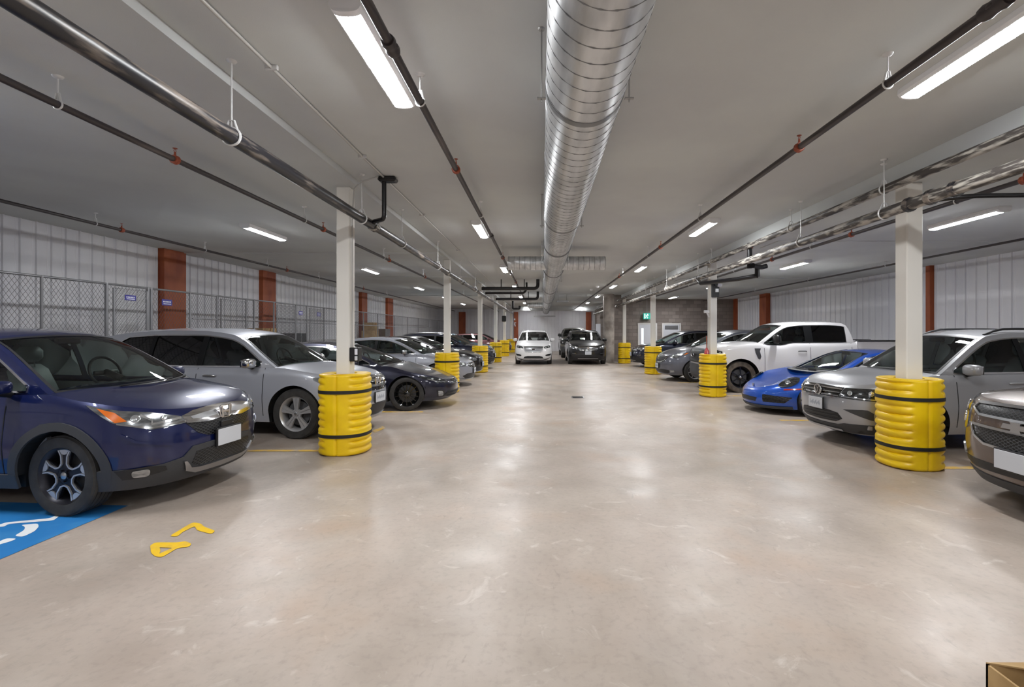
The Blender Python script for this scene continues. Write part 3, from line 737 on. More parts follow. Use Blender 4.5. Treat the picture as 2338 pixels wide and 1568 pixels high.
def front_white(c, r, P):
    hl = both(c, 'headlight', PG(c, [('y', .52, .83), ('y', .58, .92), ('y', .80, .96), ('s', .32, .98), ('s', .34, .91), ('y', .84, .86), ('y', .60, .82)]), M['lens_dark'], r, off=.008, th=.02, rnd=.01)
    lamp_eyes(c, hl, [(p_of_y(c, .63), .87), (p_of_y(c, .78), .90)], .03)
    for i, h in enumerate(hl): c.line('running_light', [((1-2*i)*p_of_y(c, .55), .895), ((1-2*i)*p_of_y(c, .88), .935)], .012, M['bulb'], h, off=.014)
    c.patch('grille', sym(c, [('y', 0, .64), ('y', .34, .645), ('y', .42, .70), ('y', .49, .90), ('y', .46, .92), ('y', 0, .925)]), M['satin'], r, off=.010, th=.02)
    for k, z in enumerate((.69, .735, .78, .825, .87)): y = .40+.016*k; c.line('grille_slot', [(p_of_y(c, -y), z), (p_of_y(c, y), z)], .018, M['black'], r, off=.016)
    badge_oval(c, r, .79, .17, .085, .04, M['gloss_black'])
    c.line('grille_bar', [(p_of_y(c, -.5), .915), (p_of_y(c, -.43), .69), (p_of_y(c, -.35), .635), (p_of_y(c, .35), .635), (p_of_y(c, .43), .69), (p_of_y(c, .5), .915)], .018, M['chrome'], r, off=.024)
    c.patch('lower_intake', sym(c, [('y', 0, .33), ('y', .52, .33), ('y', .45, .42), ('y', .3, .45), ('y', 0, .45)]), M['mesh'], r, off=.006, th=.01)
    both(c, 'fog_lamp_recess', PG(c, [('y', .62, .44), ('y', .84, .46), ('y', .90, .56), ('y', .72, .54), ('y', .60, .50)]), M['black'], r, off=.008, th=.01, rnd=.03)
    c.line('bumper_lip', [(p_of_y(c, -.88), .37), (p_of_y(c, -.6), .31), (p_of_y(c, .6), .31), (p_of_y(c, .88), .37)], .016, M['chrome'], r, off=.016)
    c.line('bumper_lip', [(p_of_y(c, -.8), .30), (p_of_y(c, -.5), .25), (p_of_y(c, .5), .25), (p_of_y(c, .8), .30)], .03, M['black'], r, off=.014)
def front_vw(c, r, P):
    sq = lambda v: v*.76 if v <= .6 else .456+(v-.6)*1.48
    PG = lambda c, pts: globals()['PG'](c, [(k, sq(v) if k == 'y' else v, z) for k, v, z in pts]); sym = lambda c, half: (lambda a: a+[(-p, z) for p, z in a[::-1] if abs(p) > 1e-4])(PG(c, half))
    hl = both(c, 'headlight', PG(c, [('y', .50, .715), ('y', .58, .855), ('y', .80, .865), ('s', .36, .885), ('s', .58, .90), ('s', .56, .84), ('s', .42, .76), ('y', .82, .70)]), M['lens_dark'], r, off=.006, th=.02, rnd=.012)
    lamp_eyes(c, hl, [(p_of_y(c, .78*.68), .79), (c.p_of_s(.24), .80), (c.p_of_s(.36), .815)], .034)
    for s in (1, -1):
        c.line('lamp_trim', [(s*p, z) for p, z in PG(c, [('y', .56, .735), ('y', .80, .722), ('s', .38, .765), ('s', .5, .81)])], .014, M['bulb'], hl[0 if s == 1 else 1], off=.014, step=.04)
    c.patch('grille', sym(c, [('y', 0, .70), ('y', .40, .70), ('y', .49, .72), ('y', .56, .855), ('y', 0, .865)]), M['gloss_black'], r, off=.004, th=.02)
    for z, y in ((.735, .49), (.782, .51), (.826, .54)): c.line('grille_bar', [(p_of_y(c, .78*-y), z+.0), (p_of_y(c, .78*y), z+.0)], .014, M['chrome'], r, off=.018)
    c.line('grille_edge', [(p_of_y(c, .78*-.5), .708), (p_of_y(c, .78*.5), .708)], .012, M['chrome'], r, off=.018)
    badge_VW(c, r, .79, .075, .04)
    c.patch('lower_intake', sym(c, [('y', 0, .36), ('y', .44, .37), ('y', .58, .42), ('y', .50, .50), ('y', .3, .52), ('y', 0, .53)]), M['black'], r, off=.006, th=.02)
    for z, y in ((.40, .5), (.45, .5), (.49, .45)): c.line('intake_slat', [(p_of_y(c, .78*-y), z), (p_of_y(c, .78*y), z)], .012, M['clad'], r, off=.014)
    c.patch('lower_bumper', sym(c, [('y', 0, .23), ('y', .6, .23), ('s', .46, .25), ('s', .42, .37), ('y', .82, .38), ('y', .60, .36), ('y', .45, .33), ('y', 0, .32)]), M['clad'], r, off=.008, th=.02)
    both(c, 'fog_lamp_recess', PG(c, [('y', .60, .56), ('y', .78, .45), ('s', .28, .44), ('s', .28, .54), ('s', .22, .58), ('y', .74, .58)]), M['clad'], r, off=.004, th=.01, rnd=.01)
    both(c, 'fog_lamp', PG(c, [('y', .76, .31), ('s', .25, .31), ('s', .26, .37), ('y', .77, .37)]), M['lens'], r, off=.014, th=.02, rnd=.012)
    c.line('skid_plate', [(p_of_y(c, .78*-.5), .255), (p_of_y(c, .78*.5), .255)], .03, M['satin'], r, off=.02)
    plate(c, r, .60, .31, .16, .045)
def front_porsche(c, r, P):
    for i, s in enumerate((1, -1)):
        cx, cz = c.p_of_s(.36), .655; n = 20; a0 = math.radians(38)
        pts = []
        for k in range(n):
            t = 2*PI*k/n; u, v = .20*math.cos(t), .082*math.sin(t); pts.append((s*(cx+u*math.cos(a0*.8)-v*math.sin(a0)*.9), cz+u*math.sin(a0)*.42+v))
        h = c.patch('headlight', pts if s == 1 else pts[::-1], M['lens_dark'], r, off=.010, th=.03, step=.04)
        lamp_eyes(c, [h], [(s*(cx-.03), cz-.01)], .05, M['bulb'], .016); c.line('lamp_trim', pts, .012, M['black'], h, off=.013, closed=True, step=.03)
    c.patch('lower_intake', sym(c, [('y', 0, .24), ('y', .30, .24), ('y', .34, .32), ('y', 0, .33)]), M['black'], r, off=.004, th=.02)
    for q in both(c, 'side_intake', PG(c, [('y', .46, .25), ('y', .74, .25), ('y', .80, .37), ('y', .44, .40)]), M['mesh'], r, off=.004, th=.01, rnd=.02): pass
    for s in (1, -1):
        for z in (.29, .335): c.line('intake_slat', [(s*p_of_y(c, .46), z), (s*p_of_y(c, .76), z-.005)], .012, M['black'], r, off=.016)
        c.line('side_marker', [(s*c.p_of_s(.36), .515), (s*c.p_of_s(.66), .54)], .026, M['red'], r, off=.008, step=.05)
    c.line('bumper_lip', [(p_of_y(c, -.80), .165), (p_of_y(c, -.5), .155), (p_of_y(c, .5), .155), (p_of_y(c, .80), .165)], .05, M['clad'], r, off=.015)
    x = c.pp(.001, .55, 0); MB().prism([(-.03, .575), (.03, .575), (.026, .54), (0, .51), (-.026, .54)], x.x-.02, x.x+.006, 'x').build('badge', M['satin'], r, 0, 'small shield badge on the nose', fix=True)
def front_truck(c, r, P):
    c.patch('grille', sym(c, [('y', 0, .80), ('y', .62, .80), ('y', .66, 1.0), ('y', .66, 1.14), ('y', 0, 1.16)]), M['mesh'], r, off=.01, th=.03)
    c.patch('grille_frame', sym(c, [('y', 0, .78), ('y', .70, .78), ('y', .74, 1.17), ('y', 0, 1.18)]), M['black'], r, off=.02, th=.04, holes=[sym(c, [('y', 0, .83), ('y', .62, .83), ('y', .65, 1.13), ('y', 0, 1.13)])], label='black grille frame')
    for z in (.93, 1.03): c.line('grille_bar', [(p_of_y(c, -.64), z), (p_of_y(c, .64), z)], .04, M['black'], r, off=.03)
    hl = both(c, 'headlight', PG(c, [('y', .74, .86), ('y', .92, .88), ('s', .48, .90), ('s', .46, 1.12), ('s', .2, 1.15), ('y', .75, 1.16)]), M['lens_dark'], r, off=.02, th=.03, rnd=.02)
    for i, h in enumerate(hl): c.line('lamp_trim', [((1-2*i)*p, z) for p, z in PG(c, [('y', .76, 1.14), ('y', .93, 1.14), ('s', .44, 1.10), ('s', .46, .93), ('y', .93, .90), ('y', .76, .88)])], .035, M['black'], h, off=.032)
    lamp_eyes(c, hl, [(p_of_y(c, .85), 1.0)], .045, off=.024)
    badge_oval(c, r, .98, .24, .10, .06, M['gloss_black'])
    c.patch('lower_bumper', sym(c, [('y', 0, .34), ('y', .7, .34), ('s', .42, .40), ('s', .42, .76), ('y', .9, .74), ('y', 0, .74)]), M['clad'], r, off=.025, th=.05)
    for s in (1, -1): c.patch('fender_vent', [(s*p, z) for p, z in PG(c, [('s', 1.47, .90), ('s', 1.42, .93), ('s', 1.36, 1.08), ('s', 1.34, 1.20), ('s', 1.50, 1.20), ('s', 1.47, 1.12), ('s', 1.50, .98)])], M['clad'], r, off=.012, th=.02)
    bd = MB(); L = c.L; hw = c.hw-.03; x0 = -(P['sb']+.02)
    for s in (1, -1): bd.box(-L+.03, x0, s*hw-(.06 if s > 0 else 0), s*hw+(.06 if s < 0 else 0), .8, 1.40, .02)
    bd.box(-L+.02, -L+.08, -hw, hw, .6, 1.40, .02); bd.box(x0-.06, x0, -hw, hw, .6, 1.38, .02)
    bd.box(-L+.05, x0, -hw, hw, .62, .7)
    b = bd.build('cargo_bed', P['paint'], r, 40); rl = MB()
    for s in (1, -1): rl.box(-L+.03, x0, s*hw-.07, s*hw+.07, 1.395, 1.425, .01)
    rl.build('bed_rail', M['black'], b, 40)
def front_van(c, r, P):
    hl = both(c, 'headlight', PG(c, [('y', .62, .80), ('y', .72, .88), ('s', .30, .93), ('s', .70, 1.0), ('s', .62, .93), ('s', .40, .84), ('y', .84, .79)]), M['lens'], r, off=.008, th=.02, rnd=.015)
    lamp_eyes(c, hl, [(c.p_of_s(.22), .85), (c.p_of_s(.36), .88)], .036)
    for i, h in enumerate(hl): c.patch('side_marker', [((1-2*i)*p, z) for p, z in PG(c, [('s', .50, .88), ('s', .56, .94), ('s', .66, .96), ('s', .60, .92)])], M['amber'], h, off=.014, th=.01)
    c.patch('grille', sym(c, [('y', 0, .62), ('y', .34, .65), ('y', .52, .76), ('y', .56, .84), ('y', 0, .88)]), M['mesh'], r, off=.006, th=.02)
    c.line('grille_bar', [(p_of_y(c, -.6), .86), (p_of_y(c, -.45), .70), (p_of_y(c, -.25), .63), (p_of_y(c, .25), .63), (p_of_y(c, .45), .70), (p_of_y(c, .6), .86)], .022, M['chrome'], r, off=.02)
    badge_H(c, r, .77, .15, .11, .035)
    c.patch('lower_intake', sym(c, [('y', 0, .27), ('y', .6, .27), ('y', .74, .36), ('y', .5, .40), ('y', 0, .40)]), M['black'], r, off=.006, th=.02)
    both(c, 'fog_lamp', PG(c, [('y', .68, .31), ('y', .80, .32), ('y', .80, .38), ('y', .68, .38)]), M['lens'], r, off=.014, th=.02, rnd=.02)
    plate(c, r, .50, .31, .15, .035)
def front_equinox(c, r, P):
    hl = both(c, 'headlight', PG(c, [('y', .60, .72), ('y', .62, .95), ('s', .20, 1.0), ('s', .52, 1.04), ('s', .42, .92), ('s', .28, .76), ('s', .14, .69)]), M['lens'], r, off=.010, th=.03, rnd=.02)
    lamp_eyes(c, hl, [(p_of_y(c, .72), .80), (p_of_y(c, .78), .91)], .05)
    for i, h in enumerate(hl): c.patch('side_marker', [((1-2*i)*p, z) for p, z in PG(c, [('s', .24, .78), ('s', .28, .90), ('s', .38, .93), ('s', .30, .80)])], M['amber'], h, off=.016, th=.01)
    g1 = sym(c, [('y', 0, .865), ('y', .42, .865), ('y', .53, .92), ('y', .50, .965), ('y', 0, .975)])
    g2 = sym(c, [('y', 0, .60), ('y', .32, .61), ('y', .46, .67), ('y', .53, .77), ('y', 0, .765)])
    for g in (g1, g2):
        c.patch('grille', g, M['mesh'], r, off=.006, th=.02); c.line('grille_surround', g, .022, M['satin'], r, off=.02, closed=True, step=.05)
    badge = MB(); x = c.pp(.001, .815, .03).x
    badge.prism([(-.13, .795), (-.04, .795), (-.05, .77), (.05, .77), (.04, .795), (.13, .795), (.11, .84), (.04, .84), (.05, .86), (-.05, .86), (-.04, .84), (-.11, .84)], x-.012, x+.006, 'x')
    badge.build('badge', M['satin'], r, 0, 'bow tie badge', fix=True)
    c.patch('lower_intake', sym(c, [('y', 0, .37), ('y', .48, .36), ('y', .68, .40), ('y', .66, .44), ('y', 0, .44)]), M['black'], r, off=.006, th=.02)
    c.patch('lower_bumper', sym(c, [('y', 0, .22), ('y', .7, .22), ('s', .45, .24), ('s', .42, .31), ('y', .76, .34), ('y', .4, .31), ('y', 0, .31)]), M['clad'], r, off=.008, th=.02)
    both(c, 'fog_lamp', PG(c, [('s', .18, .43), ('s', .27, .43), ('s', .28, .54), ('s', .18, .54)]), M['lens'], r, off=.014, th=.02, rnd=.03)
    plate(c, r, .52, .33, .165, .045, ink=False)

# ---- body families
SUVW = [(.15, .90), (.30, .955), (.45, .985), (.62, 1.0), (.8, .985), (.95, .965), (1.1, .93), (1.3, .90)]
def suv(**k):
    d = dict(L=4.6, W=1.85, H=1.68, wb=2.66, fo=.90, R=.36, zb=1.08, lean=.20, crown=.05, sill=.25,
             F=[(.15, .20), (.28, .08), (.40, .02), (.55, 0), (.68, .01), (.80, .035), (.90, .08), (.98, .15), (1.1, .3)],
             E=[(0, .88), (.08, .905), (.3, .955), (.7, 1.0), (1.25, 1.065), (1.8, 1.065), (3, 1.08), (4, 1.12), (4.6, 1.12)],
             C=[(0, .0), (.10, .02), (.4, .05), (1.2, .055), (1.5, .04)], Wz=SUVW,
             RL=[(1.22, 1.05), (1.6, 1.30), (1.95, 1.505), (2.15, 1.585), (2.6, 1.63), (3.2, 1.63), (3.8, 1.60), (4.2, 1.54), (4.36, 1.45), (4.56, 1.10)],
             sa=1.22, sh=2.08, sr=4.22, sb=4.56, wins=[(1.35, 2.50), (2.58, 3.42), (3.50, 4.25, (4.32, 1.3))],
             seams=[1.42, 2.54, 3.46], handles=[2.30, 3.22], winglass=[M['side_glass'], M['privacy'], M['privacy']])
    d.update(k); return d
p_blue = paint('paint_deep_blue', '07164a', .4, .33); p_silver = paint('paint_silver', 'b4b7c0', .3, .36); p_navy = paint('paint_black_navy', '14152a', .5, .3)
p_silver2 = paint('paint_pale_silver', '9a9da7', .3, .36); p_brownblk = paint('paint_black_plum', '110d11', .3, .3); p_dnavy = paint('paint_dark_navy', '12172b', .5, .3)
p_teal = paint('paint_teal_blue', '2f7d9f', .5, .35); p_maroon = paint('paint_maroon', '6b4347', .4, .4); p_white = paint('paint_white', 'e6e5e6', .0, .4)
p_black = paint('paint_black', '15161a', .3, .3); p_greige = paint('paint_grey_green', '6c6c66', .6, .4); p_bronze = paint('paint_mocha_bronze', '5f4f46', .4, .33)
p_tig = paint('paint_tungsten_silver', 'a3a4a8', .3, .34); p_sport = paint('paint_bright_blue', '1250b8', .25, .3); p_grey = paint('paint_slate_grey', '60626c', .4, .36)
VAN_E = [(0, .86), (.1, .90), (.4, .98), (.9, 1.06), (1.3, 1.10), (2, 1.08), (3, 1.08), (5.1, 1.12)]

def build_cars():
    car(suv(L=4.55, W=1.76, paint=p_blue, clad=M['clad'], rim='hex', rimmat=M['alloy'], rimmat2=M['alloy_dark'], trim=M['chrome'], front=front_crv, steer=-.07, mirror_s=1.44, mirror_r=(.075, .10, .06), n=4.2, sc=1.05, seatmat='cloth_l',
            RL=[(1.06, 1.06), (1.45, 1.31), (1.82, 1.515), (2.05, 1.595), (2.5, 1.635), (3.1, 1.63), (3.8, 1.60), (4.2, 1.54), (4.36, 1.45), (4.55, 1.10)], sa=1.06, sh=1.98, sb=4.55, seams=[1.43, 2.50, 3.42],
            E=[(0, .89), (.08, .915), (.3, .97), (.7, 1.03), (1.1, 1.075), (1.8, 1.065), (3, 1.08), (4, 1.12), (4.6, 1.12)],
            wins=[(1.22, 2.45), (2.53, 3.42), (3.50, 4.25, (4.32, 1.3))], winglass=[M['side_glass'], M['side_glass'], M['privacy']]),
        'parked_suv', 'deep blue SUV with chrome wing grille, nearest car on the left', 'car', (-3.29, 5.02, 0), -math.radians(5))
    car(suv(L=4.98, W=1.66, H=1.72, wb=2.82, fo=.95, R=.385, paint=p_silver, rim='five', trim=M['chrome'], front=front_mdx, mirrormat=M['chrome'], handlemat=M['satin'], crown=.05,
            RL=[(1.28, 1.06), (1.65, 1.30), (2.0, 1.52), (2.22, 1.60), (2.8, 1.66), (3.4, 1.665), (4.0, 1.64), (4.5, 1.58), (4.72, 1.5), (4.94, 1.12)],
            E=[(0, .88), (.08, .91), (.3, .97), (.7, 1.03), (1.3, 1.085), (1.8, 1.075), (3, 1.07), (4, 1.11), (4.98, 1.15)],
            sa=1.28, sh=2.12, sr=4.5, sb=4.94, wins=[(1.40, 2.62), (2.72, 3.60), (3.66, 4.52, (4.62, .9))], seams=[1.48, 2.67, 3.62], handles=[2.42, 3.36]),
        'parked_suv', 'silver SUV with chrome mirrors parked behind the nearest left yellow guard', 'car', (-2.72, 8.0, 0), -math.radians(9))
    sedan = dict(L=4.98, W=1.92, H=1.44, wb=2.96, fo=.93, R=.35, zb=.92, lean=.26, crown=.04, sill=.2, nose_z=.19, sc=1.25, n=3.0,
            F=[(.15, .20), (.25, .06), (.35, .0), (.5, .01), (.6, .04), (.7, .12), (.85, .3)],
            E=[(0, .60), (.1, .635), (.35, .72), (.8, .82), (1.4, .93), (2, .93), (3, .94), (4, .98), (4.98, .96)],
            C=[(0, 0), (.15, .02), (.5, .045), (1.4, .04), (3.9, .03), (4.98, .03)], Wz=[(.15, .92), (.3, .97), (.5, 1.0), (.7, .985), (.85, .95), (1, .92)],
            RL=[(1.42, .91), (1.9, 1.14), (2.35, 1.31), (2.65, 1.375), (3.0, 1.395), (3.4, 1.375), (3.9, 1.28), (4.5, 1.06), (4.8, .965)], rail=.06,
            sa=1.42, sh=2.5, sr=3.5, sb=4.75, wins=[(1.62, 2.78), (2.86, 3.62), (3.66, 4.2, (4.26, .5))], seams=[1.6, 2.82, 3.66], handles=[2.55, 3.4], mirror_s=1.98,
            winglass=[M['side_glass']]*3, rearglass=M['side_glass'], mirror_r=(.08, .11, .065), ra=.385)
    car(dict(sedan, paint=p_navy, rim='14', rimmat=M['gloss_black'], capmat=M['gloss_black'], trim=M['chrome'], front=front_tesla, steer=.12, rr=.25, tw=.24),
        'parked_sedan', 'low black-navy sedan with black multi-spoke wheels, second car behind nearest left guard', 'car', (-1.93, 10.95, 0), math.radians(2))
    car(dict(sedan, L=4.75, H=1.50, zb=.98, paint=p_silver2, rim='7', trim=M['chrome'], front=front_sedan, wb=2.8, seams=[1.55, 2.75, 3.6], lean=.24,
             E=[(0, .70), (.1, .74), (.35, .80), (.8, .88), (1.35, .97), (2, .97), (3, .98), (4.75, 1.0)], F=[(.15, .16), (.25, .05), (.4, 0), (.6, .02), (.75, .06), (.9, .2)],
             RL=[(1.35, .95), (1.8, 1.18), (2.25, 1.37), (2.55, 1.44), (3.0, 1.455), (3.5, 1.42), (4.0, 1.32), (4.5, 1.08), (4.7, .99)], sa=1.35, sh=2.4, sr=3.5, sb=4.68, mirror_s=1.9, mirrormat=M['satin']),
        'parked_sedan', 'pale silver hatchback sedan beside the second yellow guard on the left', 'car', (-2.12, 15.0, 0), -math.radians(3))
    car(dict(sedan, L=4.8, H=1.50, zb=1.0, paint=p_brownblk, rim='7', trim=M['chrome'], front=front_sedan, wb=2.8, lean=.24, C=[(0, 0), (.15, .02), (.5, .045), (1.4, .04), (4.8, .03)],
             E=[(0, .78), (.1, .82), (.35, .88), (.8, .95), (1.35, 1.0), (2, 1.0), (3, 1.0), (4.8, 1.02)], F=[(.15, .16), (.25, .05), (.4, 0), (.7, .02), (.85, .08), (.95, .2)],
             RL=[(1.35, .98), (1.8, 1.21), (2.25, 1.38), (2.55, 1.45), (3.0, 1.465), (3.5, 1.44), (4.0, 1.34), (4.5, 1.12), (4.7, 1.01)], sa=1.35, sh=2.4, sr=3.5, sb=4.68, mirror_s=1.9),
        'parked_sedan', 'black-plum sedan between the silver hatchback and third left guard', 'car', (-2.22, 17.9, 0), -math.radians(4))
    car(suv(paint=p_dnavy, W=1.84, L=4.4, H=1.60, RL=[(1.22, 1.05), (1.6, 1.27), (1.95, 1.44), (2.15, 1.51), (2.6, 1.555), (3.2, 1.55), (3.7, 1.52), (4.05, 1.46), (4.2, 1.36), (4.36, 1.10)], sr=4.05, sb=4.36, wins=[(1.35, 2.50), (2.58, 3.42), (3.50, 4.08, (4.15, 1.3))], rim='7', trim=M['chrome'], front=front_suv_dark, rails=M['satin']),
        'parked_suv', 'dark navy SUV with roof rails behind the third left guard', 'car', (-2.15, 21.8, 0), 0)
    car(suv(paint=p_teal, W=1.84, H=1.6, rim='7', front=front_vw, RL=[(1.22, 1.05), (1.6, 1.26), (1.95, 1.43), (2.15, 1.5), (2.6, 1.55), (3.2, 1.55), (3.8, 1.5), (4.2, 1.42), (4.36, 1.35), (4.56, 1.10)]),
        'parked_hatchback', 'teal blue car whose roof shows beyond the dark navy SUV', 'car', (-2.5, 25.0, 0), 0)
    truck = dict(L=5.65, W=2.0, H=1.95, wb=3.55, fo=.97, R=.42, zb=1.32, lean=.17, crown=.04, sill=.42, nose_z=.38, sc=.85, n=4.5, m=2.6, ra=.50, tw=.27, rim='six' if 0 else '6',
            F=[(.3, .08), (.5, 0), (.8, 0), (1.0, .01), (1.15, .04), (1.25, .12)], Wz=[(.3, .96), (.5, .985), (.8, 1.0), (1.0, .99), (1.2, .965), (1.35, .94)], Rz=[(.3, 0), (1.4, 0)],
            E=[(0, 1.14), (.08, 1.165), (.4, 1.24), (.9, 1.29), (1.5, 1.34), (1.72, 1.275), (2.05, 1.27), (2.4, 1.335), (3.5, 1.34), (5.65, 1.38)], C=[(0, 0), (.15, .02), (.5, .05), (1.6, .05)],
            RL=[(1.48, 1.33), (1.75, 1.53), (2.05, 1.74), (2.28, 1.85), (2.7, 1.90), (3.3, 1.905), (3.75, 1.88), (3.88, 1.80), (4.02, 1.33)], rail=.085,
            sa=1.48, sh=2.22, sr=3.76, sb=4.02, wins=[(1.62, 2.72), (2.92, 3.80, (4.05, 2.6), .06)], seams=[1.60, 2.82, 3.92], handles=[2.6, 3.7], hz=1.12, mirror_s=1.92, mirror_r=(.08, .13, .12), mirror_z=1.42,
            winglass=[M['side_glass'], M['privacy']], pickup_cab=1, trim=M['black'])
    car(dict(truck, paint=p_white, front=front_truck, handlemat=M['clad'], mirrormat=M['black'], rimmat=M['alloy_dark'], tyremat=M['dusty_rubber'], steer=.05),
        'pickup_truck', 'white crew cab pickup truck with black mirrors on the right', 'pickup truck', (4.42, 14.0, 0), PI-math.radians(1.6))
    car(suv(paint=p_maroon, W=1.84, H=1.6, rim='7', front=front_suv_dark, RL=[(1.22, 1.05), (1.6, 1.25), (1.95, 1.41), (2.15, 1.47), (2.6, 1.51), (3.2, 1.51), (3.8, 1.47), (4.2, 1.40), (4.36, 1.33), (4.56, 1.10)]),
        'parked_hatchback', 'maroon car far down the left row near the end wall', 'car', (-2.3, 35.6, 0), 0)
    # centre lane, noses to the camera
    car(suv(paint=p_white, L=4.7, W=1.93, rim='7', front=front_white, rails=M['satin'], trim=M['chrome'], n=4.2, H=1.74, zb=1.15,
            E=[(0, .93), (.08, .955), (.3, 1.03), (.7, 1.11), (1.25, 1.18), (1.8, 1.15), (3, 1.15), (4.7, 1.18)],
            RL=[(1.22, 1.17), (1.6, 1.39), (1.95, 1.575), (2.15, 1.65), (2.6, 1.70), (3.2, 1.70), (3.8, 1.67), (4.2, 1.61), (4.36, 1.52), (4.56, 1.17)]),
        'parked_suv', 'white SUV facing the camera at the end of the aisle', 'car', (-.44, 24.0, 0), -PI/2)
    car(suv(paint=p_black, L=4.94, W=2.0, zb=1.14, H=1.76, R=.38, rim='7', front=front_suv_dark, rails=M['black'], n=4.2, mirrormat=M['black'],
            H_=1, E=[(0, .94), (.08, .965), (.3, 1.04), (.7, 1.11), (1.25, 1.18), (1.8, 1.14), (3, 1.14), (4.94, 1.16)],
            F=[(.15, .20), (.28, .08), (.40, .02), (.55, 0), (.75, .01), (.88, .035), (.98, .1), (1.1, .25)],
            RL=[(1.22, 1.17), (1.6, 1.40), (1.95, 1.59), (2.15, 1.665), (2.6, 1.71), (3.4, 1.71), (4.2, 1.66), (4.6, 1.58), (4.7, 1.48), (4.9, 1.15)], sr=4.5, sb=4.9, wins=[(1.35, 2.5), (2.58, 3.5), (3.58, 4.4, (4.6, 1.2))]),
        'parked_suv', 'black SUV with striped chrome grille facing the camera', 'car', (2.29, 24.0, 0), -PI/2)
    car(dict(truck, paint=p_greige, front=front_truck, mirrormat=M['black'], W=1.95, H=1.8, mirror_r=(.08, .12, .10)),
        'pickup_truck', 'grey-green truck peeking out behind the black SUV', 'pickup truck', (2.15, 30.0, 0), -PI/2)
    # right row, noses to -X
    car(suv(paint=p_bronze, L=4.77, W=1.84, front=front_equinox, rim='7', trim=M['chrome'], seams=[1.46, 2.6, 3.5], n=4.0, m=2.5, sc=1.05,
            E=[(0, .99), (.08, 1.01), (.3, 1.03), (.7, 1.06), (1.25, 1.10), (1.8, 1.08), (3, 1.08), (4.77, 1.12)],
            F=[(.15, .20), (.28, .08), (.40, .02), (.55, 0), (.75, .01), (.9, .035), (1.0, .08), (1.1, .2)]),
        'parked_suv', 'mocha bronze SUV cut off by the right edge of the photo', 'car', (4.08, 4.14, 0), PI)
    car(suv(paint=p_tig, L=4.7, W=1.68, front=front_vw, rim='7', trim=M['chrome'], rails=M['black'], mirror_s=1.6, n=4.4, m=2.6, sc=1.05, seatmat='cloth',
            E=[(0, .875), (.08, .90), (.3, .945), (.7, .99), (1.25, 1.05), (1.8, 1.05), (3, 1.06), (4.7, 1.10)], winglass=[M['side_glass'], M['side_glass'], M['privacy']]),
        'parked_suv', 'silver-grey SUV with round chrome badge behind the nearest right yellow guard', 'car', (4.12, 7.2, 0), PI+math.radians(5))
    car(dict(L=4.5, W=1.82, H=1.30, wb=2.45, fo=.98, R=.34, zb=.82, lean=.28, crown=.05, ub=.42, sill=.17, nose_z=.13, sc=1.3, rc=1.1, n=2.6, m=2.2, ra=.37,
             F=[(.1, .10), (.2, .02), (.3, 0), (.42, .02), (.52, .08), (.62, .2), (.75, .35)],
             E=[(0, .50), (.1, .55), (.3, .66), (.6, .765), (1.0, .81), (1.5, .86), (2.2, .84), (3.2, .88), (4.0, .86), (4.5, .72)],
             C=[(0, 0), (.2, -.03), (.6, -.075), (1.0, -.045), (1.5, .0), (3.4, .03), (4.5, .02)], Wz=[(.1, .93), (.25, .97), (.45, 1.0), (.65, .98), (.8, .94), (.95, .9)],
             RL=[(1.42, .84), (1.8, 1.02), (2.15, 1.17), (2.4, 1.225), (2.65, 1.24), (3.0, 1.21), (3.5, 1.08), (4.0, .90), (4.1, .85)], rail=.055, frame=.09,
             sa=1.42, sh=2.3, sr=2.8, sb=4.05, wins=[(1.62, 2.55), (2.6, 3.3, (3.4, .7))], seams=[1.75, 2.85], handles=[2.65], mirror_s=1.95, mirror_r=(.08, .10, .06), crown_=1,
             winglass=[M['side_glass']]*2, rearglass=M['side_glass'], wsglass=M['glass'], rim='10', rimmat=M['gloss_black'], paint=p_sport, front=front_porsche, trim=M['black'], rows=1, tw=.25, mirrormat=p_sport),
        'sports_car', 'bright blue sports coupe with oval headlights', 'sports car', (4.28, 10.1, 0), PI+math.radians(2))
    van = dict(L=5.15, W=2.0, H=1.73, wb=3.0, fo=.95, R=.36, zb=1.05, lean=.2, crown=.05, sill=.22, n=3.0, sc=1.2, rows=2,
             F=[(.15, .16), (.25, .06), (.38, .0), (.55, .0), (.7, .03), (.85, .09), (.95, .2)], E=VAN_E, C=[(0, 0), (.15, .02), (.5, .05), (1.4, .05)], Wz=SUVW,
             RL=[(1.25, 1.08), (1.65, 1.30), (2.05, 1.50), (2.4, 1.62), (2.9, 1.68), (3.8, 1.68), (4.5, 1.63), (4.85, 1.5), (5.1, 1.12)],
             sa=1.25, sh=2.3, sr=4.6, sb=5.1, wins=[(1.4, 2.75), (2.85, 3.9), (3.98, 4.75, (4.95, 1.5))], seams=[1.6, 2.8, 3.95], handles=[2.6, 3.05], mirror_s=1.85, winglass=[M['side_glass'], M['privacy'], M['privacy']], trim=M['chrome'])
    car(dict(van, paint=p_grey, front=front_van, rim='7', mirrormat=p_grey),
        'parked_minivan', 'slate grey minivan between second and third yellow guards on the right', 'car', (3.98, 16.6, 0), PI+math.radians(4))
    car(dict(sedan, paint=p_silver2, front=front_sedan, rim='7', H=1.5, W=1.85),
        'parked_sedan', 'silver sedan with only its bonnet and windshield showing behind the slate minivan', 'car', (4.6, 20.5, 0), PI)
    car(dict(van, paint=p_dnavy, front=front_suv_dark, rim='7', H=1.72,
             E=[(0, .93), (.1, .95), (.4, 1.0), (.9, 1.06), (1.3, 1.10), (2, 1.08), (3, 1.08), (5.1, 1.12)]),
        'parked_suv', 'dark blue SUV behind the third yellow guard on the right', 'car', (4.25, 23.0, 0), PI+math.radians(2))

